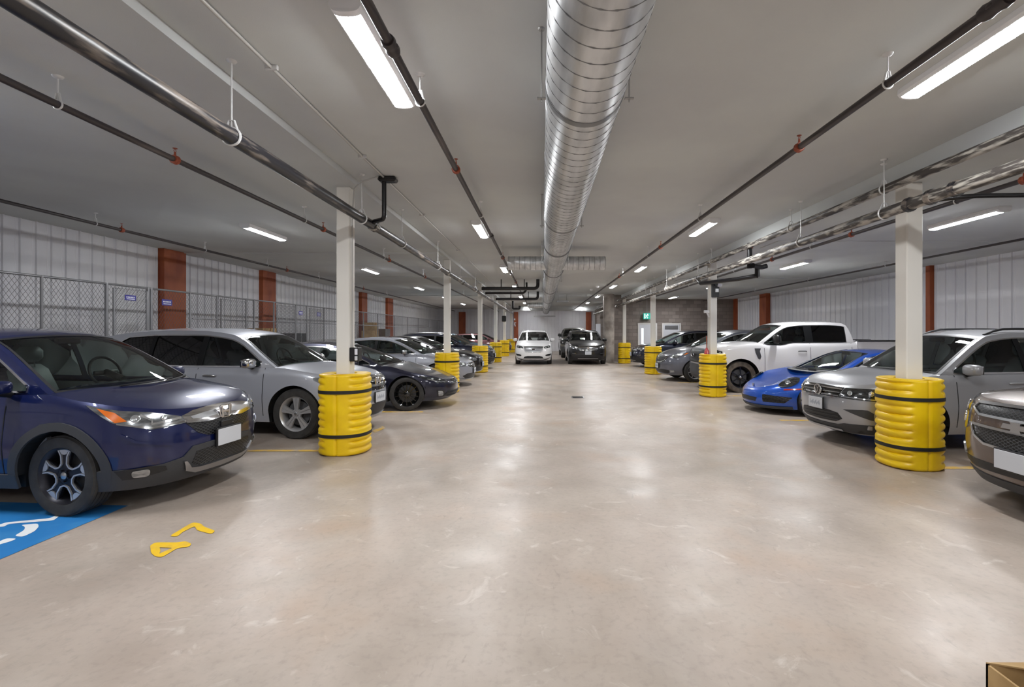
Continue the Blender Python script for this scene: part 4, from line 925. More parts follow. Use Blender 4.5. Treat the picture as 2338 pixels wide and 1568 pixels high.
# ------------------------------------------------------------------ the room
XL, XR, YB, YE = -9.08, 10.7, -7.0, 41.5
H_A, H_L, H_R = EYE+2.06, EYE+1.98, EYE+1.82      # ceiling over the aisle, left bays, right bays
def px2x(px, y): return (px-VX)/FPX*y
def floor_pt(px, py): y = EYE*FPX/(py-VY); return ((px-VX)/FPX*y, y)
def noise_floor():
    m = bpy.data.materials.new('polished_concrete'); m.use_nodes = True; nt = m.node_tree; b = nt.nodes['Principled BSDF']
    tc = nt.nodes.new('ShaderNodeTexCoord')
    def nz(sc, det=6, st=(1, 1, 1), dist=0):
        mp = nt.nodes.new('ShaderNodeMapping'); mp.inputs['Scale'].default_value = st
        n = nt.nodes.new('ShaderNodeTexNoise'); n.inputs['Scale'].default_value = sc; n.inputs['Detail'].default_value = det; n.inputs['Roughness'].default_value = .6; n.inputs['Distortion'].default_value = dist
        nt.links.new(tc.outputs['Object'], mp.inputs[0]); nt.links.new(mp.outputs[0], n.inputs[0]); return n.outputs[0]
    def mix(a, c2, f, lo, hi, amt=1):
        r = nt.nodes.new('ShaderNodeMapRange'); r.inputs[1].default_value = lo; r.inputs[2].default_value = hi; r.inputs[4].default_value = amt; nt.links.new(f, r.inputs[0])
        x = nt.nodes.new('ShaderNodeMix'); x.data_type = 'RGBA'
        if isinstance(a, tuple): x.inputs[6].default_value = a
        else: nt.links.new(a, x.inputs[6])
        x.inputs[7].default_value = c2; nt.links.new(r.outputs[0], x.inputs[0]); return x.outputs[2]
    c = mix(srgb('b3a498'), srgb('a3988d'), nz(.55, 5, dist=.6), .35, .65)
    c = mix(c, srgb('c9beb4'), nz(1.7, 5, dist=.5), .38, .85, .6)
    c = mix(c, srgb('8e8278'), nz(2.2, 5, (1, .6, 1), .4), .42, .95, .5)
    c = mix(c, srgb('b39a85'), nz(.9, 3), .55, .7, .5)
    c = mix(c, srgb('7d736b'), nz(22, 8), .5, .8, .35)
    c = mix(c, srgb('d6cec6'), nz(3.1, 8, (1, 1, 1), 1.5), .60, .72, .55)
    c = mix(c, srgb('7f756c'), nz(7, 9, (1.6, .5, 1), 2.0), .62, .74, .35)
    nt.links.new(c, b.inputs['Base Color'])
    r = nt.nodes.new('ShaderNodeMapRange'); r.inputs[1].default_value = .35; r.inputs[2].default_value = .68; r.inputs[3].default_value = .30; r.inputs[4].default_value = .50
    nt.links.new(nz(1.3, 6, dist=.5), r.inputs[0]); nt.links.new(r.outputs[0], b.inputs['Roughness'])
    b.inputs['Specular IOR Level'].default_value = .4
    bp = nt.nodes.new('ShaderNodeBump'); bp.inputs['Strength'].default_value = .12; bp.inputs['Distance'].default_value = .01
    nt.links.new(nz(9, 8), bp.inputs['Height']); nt.links.new(bp.outputs[0], b.inputs['Normal'])
    return m
def block_mat():
    m = mat('concrete_block', '877e79', .85); nt = m.node_tree; b = nt.nodes['Principled BSDF']
    tc = nt.nodes.new('ShaderNodeTexCoord'); mp = nt.nodes.new('ShaderNodeMapping'); mp.inputs['Rotation'].default_value = (PI/2, 0, 0)
    br = nt.nodes.new('ShaderNodeTexBrick'); br.inputs['Scale'].default_value = 1; br.inputs['Brick Width'].default_value = .4; br.inputs['Row Height'].default_value = .2
    br.inputs['Mortar Size'].default_value = .008; br.inputs['Color1'].default_value = srgb('8b827c'); br.inputs['Color2'].default_value = srgb('766c67'); br.inputs['Mortar'].default_value = srgb('6d6560')
    nt.links.new(tc.outputs['Object'], mp.inputs[0]); nt.links.new(mp.outputs[0], br.inputs[0]); nt.links.new(br.outputs[0], b.inputs['Base Color'])
    bp = nt.nodes.new('ShaderNodeBump'); bp.inputs['Strength'].default_value = .6; bp.inputs['Distance'].default_value = .01; bp.invert = True
    nt.links.new(br.outputs['Fac'], bp.inputs['Height']); nt.links.new(bp.outputs[0], b.inputs['Normal'])
    return m
def duct_mat():
    m = mat('galvanised_steel', 'd4d5d6', .35, .75, vary=(3, 'b4b6b8', .38, .66, (3, .7, 3)))
    nt = m.node_tree; b = nt.nodes['Principled BSDF']; tc = nt.nodes.new('ShaderNodeTexCoord'); n = nt.nodes.new('ShaderNodeTexNoise'); n.inputs['Scale'].default_value = 5
    r = nt.nodes.new('ShaderNodeMapRange'); r.inputs[3].default_value = .28; r.inputs[4].default_value = .46; nt.links.new(tc.outputs['Object'], n.inputs[0]); nt.links.new(n.outputs[0], r.inputs[0]); nt.links.new(r.outputs[0], b.inputs['Roughness'])
    return m
F_ = noise_floor()
M['ceil'] = mat('ceiling_board', 'cbcecd', .85, spec=.2, vary=(.5, 'c2c4c5', .4, .6, (1, 1, 1)), bump=(160, .06))
M['beam'] = mat('beam_board', 'cccbc8', .8, spec=.2)
M['metalwall'] = mat('white_wall_sheet', 'e3e3e7', .45, vary=(.8, 'd8d8de', .4, .6, (1, 1, .3)))
M['redsteel'] = mat('red_oxide_steel', 'a5552e', .55, vary=(2.5, '8b4023', .4, .65, (1, 1, .5)))
M['post'] = mat('post_white_paint', 'e2dfd8', .5)
M['yellow'] = mat('guard_yellow', 'f2cb0a', .38, spec=.5, vary=(4, 'e6bb08', .4, .65, (1, 1, 1)), bump=(60, .05))
M['yellow2'] = mat('guard_yellow_scuffed', 'efc60c', .42, vary=(11, '9d8420', .66, .72, (1, 1, 1)), bump=(60, .05))
M['strap'] = mat('strap_black', '1d1c18', .6)
M['lamp'] = mat('lamp_diffuser', 'ffffff', .4, emit=LAMP); M['lamp'].node_tree.nodes['Principled BSDF'].inputs['Emission Color'].default_value = (.97, .985, 1, 1)
M['fixt'] = mat('fixture_white', 'e6e6e8', .4)
M['iron'] = mat('cast_iron_black', '1e1d22', .38, spec=.6, vary=(4, '857a70', .50, .66, (2, .6, 5)))
M['iron2'] = mat('dusty_cast_iron', '403b38', .55, spec=.6, vary=(5, 'b5b0a7', .47, .62, (2, .8, 6)))
M['sprink'] = mat('sprinkler_pipe', '352e2f', .45, spec=.5, vary=(4, '5d5552', .55, .7, (1, .2, 4)))
M['abs'] = mat('black_abs', '121114', .35)
M['zinc'] = mat('zinc_white', 'd6d6d6', .4, .3); M['zincd'] = mat('zinc_rod', 'a5a4a3', .4, .6)
M['cond'] = mat('conduit_painted', 'b9b7b3', .4, .2)
M['orange'] = mat('orange_primer', '96482f', .5); M['duct'] = duct_mat(); M['ductseam'] = mat('duct_seam', '7b7c7e', .4, .6)
M['fence'] = mat('galvanised_wire', '77777a', .45, .6); M['fpost'] = mat('galvanised_post', '8d8d90', .4, .6)
M['cblock'] = block_mat(); M['conc'] = mat('smooth_concrete', 'c4bcb4', .7, vary=(1.5, '8f867f', .4, .6, (1, 1, 1)))
M['door'] = mat('door_pale_grey', 'c9cbd2', .5); M['dframe'] = mat('door_frame_white', 'd4d2d0', .5)
M['lineyel'] = mat('floor_paint_yellow', 'eec22a', .5, vary=(7, 'd8b14a', .52, .7, (1, 1, 1)))
M['lineyel2'] = mat('worn_floor_paint_yellow', 'e3b94e', .5, vary=(6, 'c5b096', .5, .64, (1, 1, 1)))
M['blue'] = mat('floor_paint_blue', '2b7cc0', .42, vary=(3, '4a93cb', .52, .75, (1, 1, 1))); M['white'] = mat('floor_paint_white', 'e9ecee', .5)
M['card'] = mat('cardboard', 'b99a6b', .8, vary=(6, 'a98a5c', .4, .6, (1, 1, 1))); M['card2'] = mat('cardboard_inside', '8c5b2c', .8)
M['sign'] = mat('sign_violet', '3c3a8c', .5); M['signw'] = mat('sign_white', 'e6e6ee', .5)
M['exit'] = mat('exit_sign_green', '1f8f7e', .4, emit=.25); M['exitw'] = mat('exit_sign_white', 'dff5ee', .4, emit=.5)

def struct(name, mb, m, smooth=0, label=None): o = mb.build(name, m, None, smooth); o['kind'] = 'structure'; return o
struct('floor', MB().box(XL-.3, XR+.3, YB-.3, YE+.3, -.2, 0), F_)
cl = MB(); cl.box(XL-.3, XR+.3, YB-.3, YE+.3, H_A, H_A+.2); struct('ceiling', cl, M['ceil'])
struct('trim_1', MB().box(XL, -2.51, YB, YE, H_L, H_A), M['ceil'])          # lower soffit over the left bays
struct('trim_2', MB().box(4.38, XR, YB, YE, H_R, H_A), M['ceil'])           # lower soffit over the right bays
n_ = 3
for y, d in ((12.0, .018), (17.2, .018), (26.0, .02)):
    struct('trim_%d' % n_, MB().box(XL, -2.6, y, y+.7, H_L-d, H_L), M['ceil']); n_ += 1
for y, d in ((9.6, .018), (16.4, .018)):
    struct('trim_%d' % n_, MB().box(4.7, XR, y, y+.8, H_R-d, H_R), M['ceil']); n_ += 1
struct('trim_%d' % n_, MB().box(-2.51, 4.38, 38.6, 39.2, EYE+1.72, H_A), M['ceil']); n_ += 1
def ribs(x0, x1, pitch=.30, dep=.028):
    """profile of ribbed sheet: list of (along, out)"""
    p = []; x = x0
    while x < x1:
        p += [(x, 0), (x+pitch*.62, 0), (x+pitch*.68, -.004), (x+pitch*.72, 0), (x+pitch*.86, 0), (x+pitch*.89, dep), (x+pitch*.96, dep), (x+pitch*.99, 0)]; x += pitch
    return [q for q in p if q[0] <= x1]+[(x1, 0)]
def ribwall(name, a0, a1, fn, h, pitch=.3):
    p = ribs(a0, a1, pitch); mb = MB(); mb.add([fn(a, o, z) for a, o in p for z in (0, h)], [(2*i, 2*i+2, 2*i+3, 2*i+1) for i in range(len(p)-1)])
    return struct(name, mb, M['metalwall'])
ribwall('wall_left', YB, YE, lambda a, o, z: (XL+o, a, z), H_A, .27)
ribwall('wall_right', YB, 26.7, lambda a, o, z: (XR-o, a, z), H_A, .30)
ribwall('wall_end', XL, 4.7, lambda a, o, z: (a, YE-o, z), H_A, .3)
ribwall('wall_behind', XL, XR, lambda a, o, z: (a, YB+o, z), H_A, .3)
struct('wall_block', MB().box(3.75, XR+.2, 26.7, 26.95, 0, H_A), M['cblock'])
struct('wall_passage', MB().box(4.55, 4.75, 26.95, YE, 0, H_A), M['cblock'])
# girt rails on the wall sheets and the red frames of the building
g = MB(); g.box(XL, XL+.07, YB, YE, 1.28, 1.36); struct('trim_%d' % n_, g, M['metalwall']); n_ += 1
def red_left(y0, y1, proud=.16, h=H_L):
    m = MB(); m.box(XL, XL+proud, y0, y1, 0, h, .004); return m
def red_column(name, lab, m): o = m.build(name, M['redsteel'], None, 30); tag(o, lab, 'column', 'red steel frame columns against the walls')
RA = 9.08*FPX
for (x0, x1, w_) in ((352, 412, 'nearest red-brown steel column on the left wall'), (585, 620, 'second red-brown steel column along the left wall'), (817, 832, 'third red column on the left wall just past the nearest white post'), (878, 892, 'fourth red column on the left wall past the nearest white post'), (1000, 1007, 'farthest narrow red column on the left wall')):
    y0 = RA/(VX-x0); y1 = RA/(VX-x1)
    red_column("red_column", w_, red_left(y0+.1, y1-.02))
def flange_col(x0, x1, y0, y1, h, lab): red_column('red_column', lab, MB().box(x0, x1, y0, y1, 0, h, .004))
flange_col(-7.15, -6.6, YE-.2, YE, EYE+1.72, 'red column on the end wall left of the white posts')
flange_col(-2.42, -2.06, YE-.2, YE, EYE+1.72, 'red column on the end wall left of the white SUV')
flange_col(3.75, 4.2, YE-.2, YE, EYE+1.72, 'red column on the end wall behind the black SUV')
flange_col(XR-.2, XR, 22.6, 23.3, H_R, 'far red column on the right wall above the white pickup')
flange_col(XR-.12, XR, 26.3, 26.68, H_R, 'narrow red column where the right wall meets the block wall')
flange_col(XR-.12, XR, 13.15, 13.3, H_R, 'red column on the right wall half hidden by the nearest white post')
# block wall: round concrete pier, two doors, exit sign
o = MB().lathe([(.30, 0), (.30, H_A)], 32, 'z', (3.62, 26.2, 0)).build('concrete_pier', M['conc'], None, 60); tag(o, 'round smooth concrete pier at the end of the block wall', 'column')
def door(n, x0, x1, y, h=2.08, win=None):
    fr = MB(); fr.box(x0-.07, x0, y-.06, y, 0, h+.07); fr.box(x1, x1+.07, y-.06, y, 0, h+.07); fr.box(x0, x1, y-.06, y, h, h+.07); f = struct('door_%d' % n, fr, M['dframe'])
    l = MB().box(x0+.005, x1-.005, y-.045, y-.01, .01, h-.005, .004).build('door_leaf', M['door'], f, 0)
    MB().box(x0+.08, x1-.08, y-.05, y-.04, h-.28, h-.06).build('door_closer', M['satin'], f, 0) if n == 2 else None
    if win: MB().box(x0+win[0], x0+win[1], y-.05, y-.04, .9, h-.2).build('door_window', mat('lit_door_glass', 'e8f0f4', .3, emit=.35), f, 0)
    MB().tube((x1-.12, y-.1, 1.0), (x1-.02, y-.1, 1.0), .012, 8).build('door_handle', M['satin'], f, 30)
dx = lambda px: px2x(px, 26.7)
door(1, dx(1459), dx(1497), 26.7, 2.06, (.12, .24)); door(2, dx(1514), dx(1551), 26.7, 2.06)
door(3, 4.15, 4.52, YE, 2.1) if 0 else None
ex = empty('exit_sign', 'green running man exit sign over the pale door on the block wall', 'exit sign', (px2x(1478, 26.4), 26.5, 2.52))
MB().box(-.20, .20, -.03, .03, -.17, .17, .01).build('sign_box', M['exit'], ex, 30)
rm = MB(); rm.lathe([(0, -.034), (.03, -.034), (.03, -.04), (0, -.04)], 12, 'y', (.03, 0, .09))
for a, b in (((.02, .06), (-.02, -.02)), ((-.02, -.02), (.04, -.06)), ((.04, -.06), (.02, -.12)), ((-.02, -.02), (-.07, -.08)), ((.02, .05), (.08, .02)), ((.01, .04), (-.06, .03))): rm.tube((a[0], -.036, a[1]), (b[0], -.036, b[1]), .012, 6)
rm.box(-.15, -.10, -.04, -.03, -.13, .13); rm.build('running_man', M['exitw'], ex, 0)
MB().tube((0, 0, .17), (0, 0, H_R-2.52), .012, 8).build('sign_stem', M['zincd'], ex, 0)
o = MB().box(px2x(1360, 30), px2x(1371, 30), 29.9, 30.0, 0, 2.15, .02).build('service_panel', M['door'], None, 20); tag(o, 'pale upright service panel beyond the round pier', 'panel')

# ---- white posts with yellow guards
def guard_profile():
    R0 = .33; z0, z1 = .0, 1.08; N = 96; NZ = 110; v = []; f = []
    for i in range(NZ+1):
        z = z1*i/NZ
        for k in range(N):
            a = 2*PI*k/N; d = min(abs(a-PI/2), abs(a-3*PI/2)); dd = d
            amp = max(0, min(1, (dd-.46)/.16)); amp = amp*amp*(3-2*amp)
            zz = z/1.08; ph = (zz*11.5) % 1.0
            rib = (abs(math.sin(PI*ph)))**.6
            st = min(abs(z-.265), abs(z-.845)); near = max(0, min(1, (st-.03)/.02))
            r = R0-.030*amp*(1-rib)*near-.008*(1-amp)
            e = min(z, z1-z); 
            if e < .035: r -= .035*(1-math.sqrt(max(0, 1-(1-e/.035)**2)))
            if dd < .022: r -= .016
            elif dd < .05: r -= .008*(1-(dd-.022)/.028)
            ca, sa_ = math.cos(a), math.sin(a); q = (abs(ca)**2.35+abs(sa_)**2.35)**(-1/2.35)
            v.append((r*q*ca, r*q*sa_, z))
    for i in range(NZ):
        for k in range(N): j = (k+1) % N; f.append((i*N+k, i*N+j, (i+1)*N+j, (i+1)*N+k))
    n0 = len(v)
    for rr, zz in ((.30, z1), (.24, z1-.004), (.155, z1-.004), (.155, z1-.3)):
        for k in range(N): a = 2*PI*k/N; v.append((rr*math.cos(a), rr*math.sin(a), zz))
    base = NZ*N
    for lv in range(4):
        A = base if lv == 0 else n0+(lv-1)*N; B = n0+lv*N
        for k in range(N): j = (k+1) % N; f.append((A+k, A+j, B+j, B+k))
    return MB().add(v, f)
gproto = None
def guard(x, y, lab, m='yellow', rz=0):
    global gproto
    if gproto is None:
        g = guard_profile().build('column_guard', M[m], None, 55); kids = []
        for z in (.265, .845):
            st = MB(); N = 64; v = []; f = []
            for dz, dr in ((-.021, -.004), (-.021, .004), (.021, .004), (.021, -.004)):
                for k in range(N):
                    a = 2*PI*k/N; ca, sa_ = math.cos(a), math.sin(a); q = (abs(ca)**2.35+abs(sa_)**2.35)**(-1/2.35); r = .331+dr; v.append((r*q*ca, r*q*sa_, z+dz))
            for l in range(3):
                for k in range(N): j = (k+1) % N; f.append((l*N+k, l*N+j, (l+1)*N+j, (l+1)*N+k))
            kids.append(st.add(v, f).build('strap', M['strap'], g, 30, 'black strap'))
        gproto = (g, kids)
    else:
        g = gproto[0].copy(); link(g)
        for k in gproto[1]: link(k.copy(), g)
    g.location = (x, y, 0); g.rotation_euler = (0, 0, rz); tag(g, lab, 'column guard', 'yellow column guards'); return g
def post(x, y, h, lab, w_=.17):
    m = MB(); m.box(-w_/2, w_/2, -w_/2, w_/2, 0, h, .012)
    o = m.build('white_post', M['post'], None, 30); o.location = (x, y, 0); tag(o, lab, 'column', 'white steel posts'); return o
ords = ['nearest', 'second', 'third', 'fourth', 'fifth', 'farthest']
LP = [(789, 6.64), (1021, 13.2), (1096, 19.75), (1131.5, 26.3), (1152, 32.9), (1167, 39.0)]
RP = [(2075, 5.95), (1627, 12.4), (1491, 18.9), (1425.5, 25.4)]
for i, (px, y) in enumerate(LP):
    x = px2x(px, y); guard(x, y, ords[i]+' yellow guard of the left row, wrapped round a white post'); post(x, y, H_L, ords[i]+' white post of the left row', .185 if i == 0 else .17)
for i, (px, y) in enumerate(RP):
    x = px2x(px, y); guard(x, y, (ords[i] if i < 3 else 'farthest')+' yellow guard of the right row, wrapped round a white post', rz=.0); post(x, y, H_R, (ords[i] if i < 3 else 'farthest')+' white post of the right row', .20 if i == 0 else .17)
# things on the posts
x0, y0 = px2x(789, 6.64), 6.64
b = empty('post_intercom', 'black box with pale touch panel on the nearest left white post', 'control box', (x0+.135, y0-.03, 1.24))
MB().box(-.045, .075, -.07, .07, 0, .19, .008).build('box_body', M['abs'], b, 30); MB().box(.03, .068, -.078, -.068, .09, .175, .004).build('display', M['signw'], b, 0, 'pale display'); MB().box(.03, .068, -.078, -.068, .015, .075, .004).build('keypad', M['plate'], b, 0, 'pale keypad')
o = MB().path([(x0+.11, y0-.04, 1.43), (x0+.11, y0-.04, H_L-.45), (x0+.115, y0-.04, H_L-.3), (x0+.2, y0-.2, H_L-.06), (x0+.34, y0-.35, H_L-.02), (-2.13, y0-.4, H_A-.05)], .011, 8).build('conduit', M['cond'], None, 50); tag(o, 'thin conduit rising up the nearest left post and curving to the ceiling', 'conduit')
x1, y1 = px2x(1627, 12.4), 12.4
a = empty('wall_lettering', 'small white painted marks on the red end column left of the white SUV', 'wall marking', (-2.36, YE-.203, 2.25))
MB().box(-.07, .05, -.004, .002, .42, .56, .002).build('upper_mark', M['signw'], a, 0)
q = MB(); q.prism([(-.10, .22), (.12, .22), (.12, .16), (.03, .16), (.09, -.10), (.03, -.14), (-.02, -.02), (-.06, -.02), (-.03, .15), (-.10, .15)], -.004, .002); q.build('lower_mark', M['signw'], a, 0, fix=True)
a = empty('alarm_beacon', 'dark sounder unit with pale strobes high on the second right post', 'alarm', (x1+.02, y1-.1135, 2.55))
MB().box(-.09, .10, -.05, .03, -.02, .38, .01).build('housing', M['clad'], a, 30); MB().box(.04, .14, -.09, -.05, .24, .32, .008).build('strobe', M['signw'], a, 20); MB().box(-.02, .07, -.08, -.05, .10, .2, .008).build('strobe', M['satin'], a, 20); MB().tube((0, -.05, .3), (0, -.1, .3), .04, 14).build('sounder', M['abs'], a, 40)
a = empty('camera_bracket', 'white wall bracket on the side of the second right post', 'camera', (x1-.09, y1-.02, 2.10))
MB().box(-.14, 0, -.03, .03, .03, .10, .01).build('camera_body', M['fixt'], a, 30); MB().path([(-.06, 0, .03), (-.03, 0, -.03), (0, 0, -.08)], .02, 8).build('arm', M['fixt'], a, 40)
o = MB().tube((x1-.11, y1+.03, .3), (x1-.11, y1+.03, H_R), .013, 8).build('conduit', M['cond'], None, 40); tag(o, 'thin conduit up the side of the second right post', 'conduit')
e = empty('fire_extinguisher', 'red extinguisher top standing inside the second right yellow guard', 'fire extinguisher', (x1-.17, y1-.05, 1.04)); MB().lathe([(0, -.3), (.06, -.3), (.06, .12), (.03, .17), (.02, .2), (0, .2)], 16).build('cylinder', M['red'], e, 40); MB().tube((0, 0, .2), (0, 0, .5), .012, 8).build('hose', M['orange'], e, 40)
x5, y5 = px2x(1152, 32.9), 32.9
o = MB().box(x5-.17, x5+.12, y5-.2, y5-.09, 2.35, 2.75, .03).build('wall_heater', M['abs'], None, 30); tag(o, 'black unit strapped high on the fifth left white post', 'equipment')

# ---- light fittings
lproto = None
def light(x, yfar, z, lab, grp):
    global lproto; Ln = 1.30
    if lproto is None:
        root = empty('strip_light', lab, 'light')
        hb = MB(); hp = [(-.095, 0), (-.100, -.045), (-.084, -.068), (.084, -.068), (.100, -.045), (.095, 0)]
        hb.add([(a, y, b) for y in (-Ln, 0) for a, b in hp], [(i, i+1, 7+i, 6+i) for i in range(5)]+[tuple(range(6)), tuple(range(11, 5, -1))])
        hs = hb.build('housing', M['fixt'], root, 30)
        d = MB(); dp = [(.080*math.cos(PI*k/10), -.062-.020*math.sin(PI*k/10)) for k in range(11)]
        ys = -Ln+.05, -.02
        d.add([(a, y, b) for y in ys for a, b in dp], [(i, i+1, 12+i, 11+i) for i in range(10)]+[tuple(range(11)), tuple(range(21, 10, -1))])
        ds = d.build('diffuser', M['lamp'], root, 60)
        es = []
        for y in (-Ln, -.02):
            ec = MB(); ec.add([(a, yy, b) for yy in (y, y+.05 if y < -1 else y+.02) for a, b in [(p*1.04, q*1.0-.003) for p, q in dp]], [(i, i+1, 12+i, 11+i) for i in range(10)]+[tuple(range(11)), tuple(range(21, 10, -1))]); es.append(ec.build('end_cap', M['fixt'], root, 50))
        lproto = (root, [hs, ds]+es)
    else:
        root = lproto[0].copy(); link(root)
        for k in lproto[1]: link(k.copy(), root)
    root.location = (x, yfar, z); tag(root, lab, 'light', grp); return root
on = ['', 'nearest', 'second', 'third', 'fourth', 'fifth', 'sixth', 'farthest']
for i in range(-1, 7):
    y = 4.27+5.9*i; nm = on[i+1] if i >= 0 else 'overhead'
    light(-1.22, y, H_A, (nm+' ' if i >= 0 else 'out of view ')+'strip light in the ceiling row left of the duct', 'strip lights left of the duct')
    light(3.12, y-.17, H_A, (nm+' ' if i >= 0 else 'out of view ')+'strip light in the ceiling row right of the duct', 'strip lights right of the duct')
ls = [-2.1, 4.2, 10.06, 15.8, 21.8, 27.6, 33.5]; lsn = ['out of view rear', 'out of view near', 'nearest visible', 'second visible', 'third visible', 'fourth visible', 'farthest visible']
for y, nm in zip(ls, lsn): light(-5.42, y, H_L, nm+' strip light over the left parking bays', 'strip lights over the left bays')
for y, nm in ((-4.2, 'out of view rear'), (2.2, 'out of view near'), (8.25, 'nearest visible'), (13.4, 'second visible'), (19.4, 'third'), (25.2, 'farthest visible')): light(6.68, y, H_R, nm+' strip light over the right parking bays', 'strip lights over the right bays')
for px, y, lab in ((1010, 37.5, 'small light at the far end of the left bays'),): pass

# ---- pipes
def pipe(name, lab, a, b, r, m, cat='pipe', group=None):
    a = Vector(a); b = Vector(b); root = empty(name, lab, cat, a, 0, group); MB().tube((0, 0, 0), b-a, r, 20).build('pipe', m, root, 60); return root
def hanger(root, x, y, z, r, top, disc=True, clevis=True):
    L = root.location; m = MB(); n = 20
    m.path([(x-L.x+(r+.006)*math.cos(2*PI*k/n), y-L.y, z-L.z+(r+.006)*math.sin(2*PI*k/n)*(1.0)) for k in range(n)], .007 if r < .04 else .010, 6, True)
    if clevis: m.path([(x-L.x-r*.8, y-L.y, z-L.z+r*.7), (x-L.x-r*.35, y-L.y, z-L.z+r+.06), (x-L.x+r*.35, y-L.y, z-L.z+r+.06), (x-L.x+r*.8, y-L.y, z-L.z+r*.7)], .008, 6)
    m.tube((x-L.x, y-L.y, z-L.z+r+.01), (x-L.x, y-L.y, top-L.z), .006, 6)
    if disc: m.lathe([(.0, 0), (.038, 0), (.03, -.012), (.012, -.02), (0, -.02)], 16, 'z', (x-L.x, y-L.y, top-L.z))
    m.build('hanger', M['zinc'], root, 40)
def coupling(root, x, y, z, r, m, head=True, w_=.03):
    L = root.location; b = MB(); b.lathe([(r, -w_), (r+.012, -w_), (r+.018, -w_*.6), (r+.012, -w_*.2), (r+.012, w_*.2), (r+.018, w_*.6), (r+.012, w_), (r, w_)], 18, 'y', (x-L.x, y-L.y, z-L.z))
    b.box(x-L.x-r-.018, x-L.x+r+.018, y-L.y-.02, y-L.y+.02, z-L.z-.012, z-L.z+.012, .006); b.build('coupling', m, root, 50)
    if head:
        h = MB(); h.tube((x-L.x, y-L.y, z-L.z+r), (x-L.x, y-L.y, z-L.z+r+.05), .013, 8, r2=.009); h.lathe([(0, 0), (.022, 0), (.022, .004), (0, .004)], 12, 'z', (x-L.x, y-L.y, z-L.z+r+.085))
        for s in (-1, 1): h.path([(x-L.x, y-L.y+s*.002, z-L.z+r+.045), (x-L.x, y-L.y+s*.016, z-L.z+r+.06), (x-L.x, y-L.y+s*.005, z-L.z+r+.085)], .003, 5)
        h.build('sprinkler_head', M['orange'], root, 40)
zc_ = lambda v: EYE+v
p = pipe('drain_pipe', 'thick black cast iron drain pipe hung along the left posts', (-2.36, YB, zc_(1.485)), (-2.36, 38, zc_(1.485)), .060, M['iron'])
for y in (.9, 3.66, 6.3, 8.1, 10.9, 13.9, 17, 20, 23, 26): hanger(p, -2.36, y, zc_(1.485), .060, H_A if 0 else H_A)
for y in (6.75, 12.0, 14.3): coupling(p, -2.36, y, zc_(1.485), .060, M['iron2'], False, .07)
def tube_thing(name, lab, pts, r, m, cat='pipe', group=None):
    o = MB().path(pts, r, 14).build(name, m, None, 50); return tag(o, lab, cat, group)
def smoothpts(P, rr=.08):
    o = [P[0]]
    for i in range(1, len(P)-1):
        a, b, c = Vector(P[i-1]), Vector(P[i]), Vector(P[i+1]); k = min(rr, (a-b).length*.45, (c-b).length*.45); A = b+(a-b).normalized()*k; C_ = b+(c-b).normalized()*k
        for j in range(6): t = j/5; o.append(tuple(A*(1-t)**2+b*2*t*(1-t)+C_*t*t))
    return o+[P[-1]]
tube_thing('drain_branch', 'black pipe dropping from the ceiling box to the left drain pipe', smoothpts([(-2.10, 6.4, H_A-.06), (-2.10, 6.4, zc_(1.50)), (-2.30, 6.55, zc_(1.50)), (-2.36, 6.9, zc_(1.485))], .06), .030, M['abs'])
o = MB().box(-2.17, -1.93, 6.33, 6.47, H_A-.07, H_A-.005, .02).build('junction_box', M['abs'], None, 30); tag(o, 'black junction box on the ceiling above the left drain branch', 'junction box')
p = pipe('conduit', 'long thin conduit on the ceiling left of the first strip light', (-2.09, YB, H_A-.02), (-2.09, 36, H_A-.02), .013, M['cond'], 'conduit')
for y in (2.75, 3.72, 5.6, 8.4, 12): 
    L = p.location; MB().box(-.05, .05, y-L.y-.012, y-L.y+.012, -.018, .018, .004).build('clip', M['zinc'], p, 20)
p = pipe('sprinkler_pipe', 'dark sprinkler pipe over the left bays passing behind the nearest white post', (-3.75, YB, zc_(1.76)), (-3.75, YE-.05, zc_(1.76)), .028, M['sprink'], group='sprinkler pipes')
for y in (3.73, 7.6, 11.4, 15.2, 19, 23): hanger(p, -3.75, y, zc_(1.76), .028, H_L)
for y in (4.92, 8.25, 11.8, 15.4, 19): coupling(p, -3.75, y, zc_(1.76), .028, M['orange'])
p = pipe('sprinkler_pipe', 'dark sprinkler pipe close to the left wall', (-7.42, YB, zc_(1.80)), (-7.42, 41, zc_(1.80)), .026, M['sprink'], group='sprinkler pipes')
for y in (4.6, 8.0, 10.6, 13, 16, 19, 23): hanger(p, -7.42, y, zc_(1.80), .026, H_L)
for y in (8.5, 14, 20): coupling(p, -7.42, y, zc_(1.80), .026, M['orange'])
p = pipe('sprinkler_pipe', 'dark sprinkler pipe beside the left ceiling strip lights', (-.975, YB, zc_(1.84)), (-.975, 40, zc_(1.84)), .030, M['sprink'], group='sprinkler pipes')
for y in (3.85, 7.6, 11.4, 15.2, 19, 23): hanger(p, -.975, y, zc_(1.84), .030, H_A)
for y in (3.1, 9.2, 14): coupling(p, -.975, y, zc_(1.84), .030, M['sprink'], False, .07)
for y in (5.45, 11.9, 17.8): coupling(p, -.975, y, zc_(1.84), .030, M['orange'])
p = pipe('sprinkler_pipe', 'dark sprinkler pipe beside the right ceiling strip lights', (2.56, YB, zc_(1.84)), (2.56, 40, zc_(1.84)), .030, M['sprink'], group='sprinkler pipes')
for y in (3.57, 7.8, 11.6, 15.3, 19, 23): hanger(p, 2.56, y, zc_(1.84), .030, H_A)
coupling(p, 2.56, 2.72, zc_(1.84), .030, M['sprink'], False, .08)
for y in (4.8, 10.4, 16): coupling(p, 2.56, y, zc_(1.84), .030, M['orange'])
p = pipe('drain_pipe', 'upper grey drain pipe along the right posts', (4.185, YB, zc_(1.745)), (4.185, 38, zc_(1.745)), .052, M['iron2'])
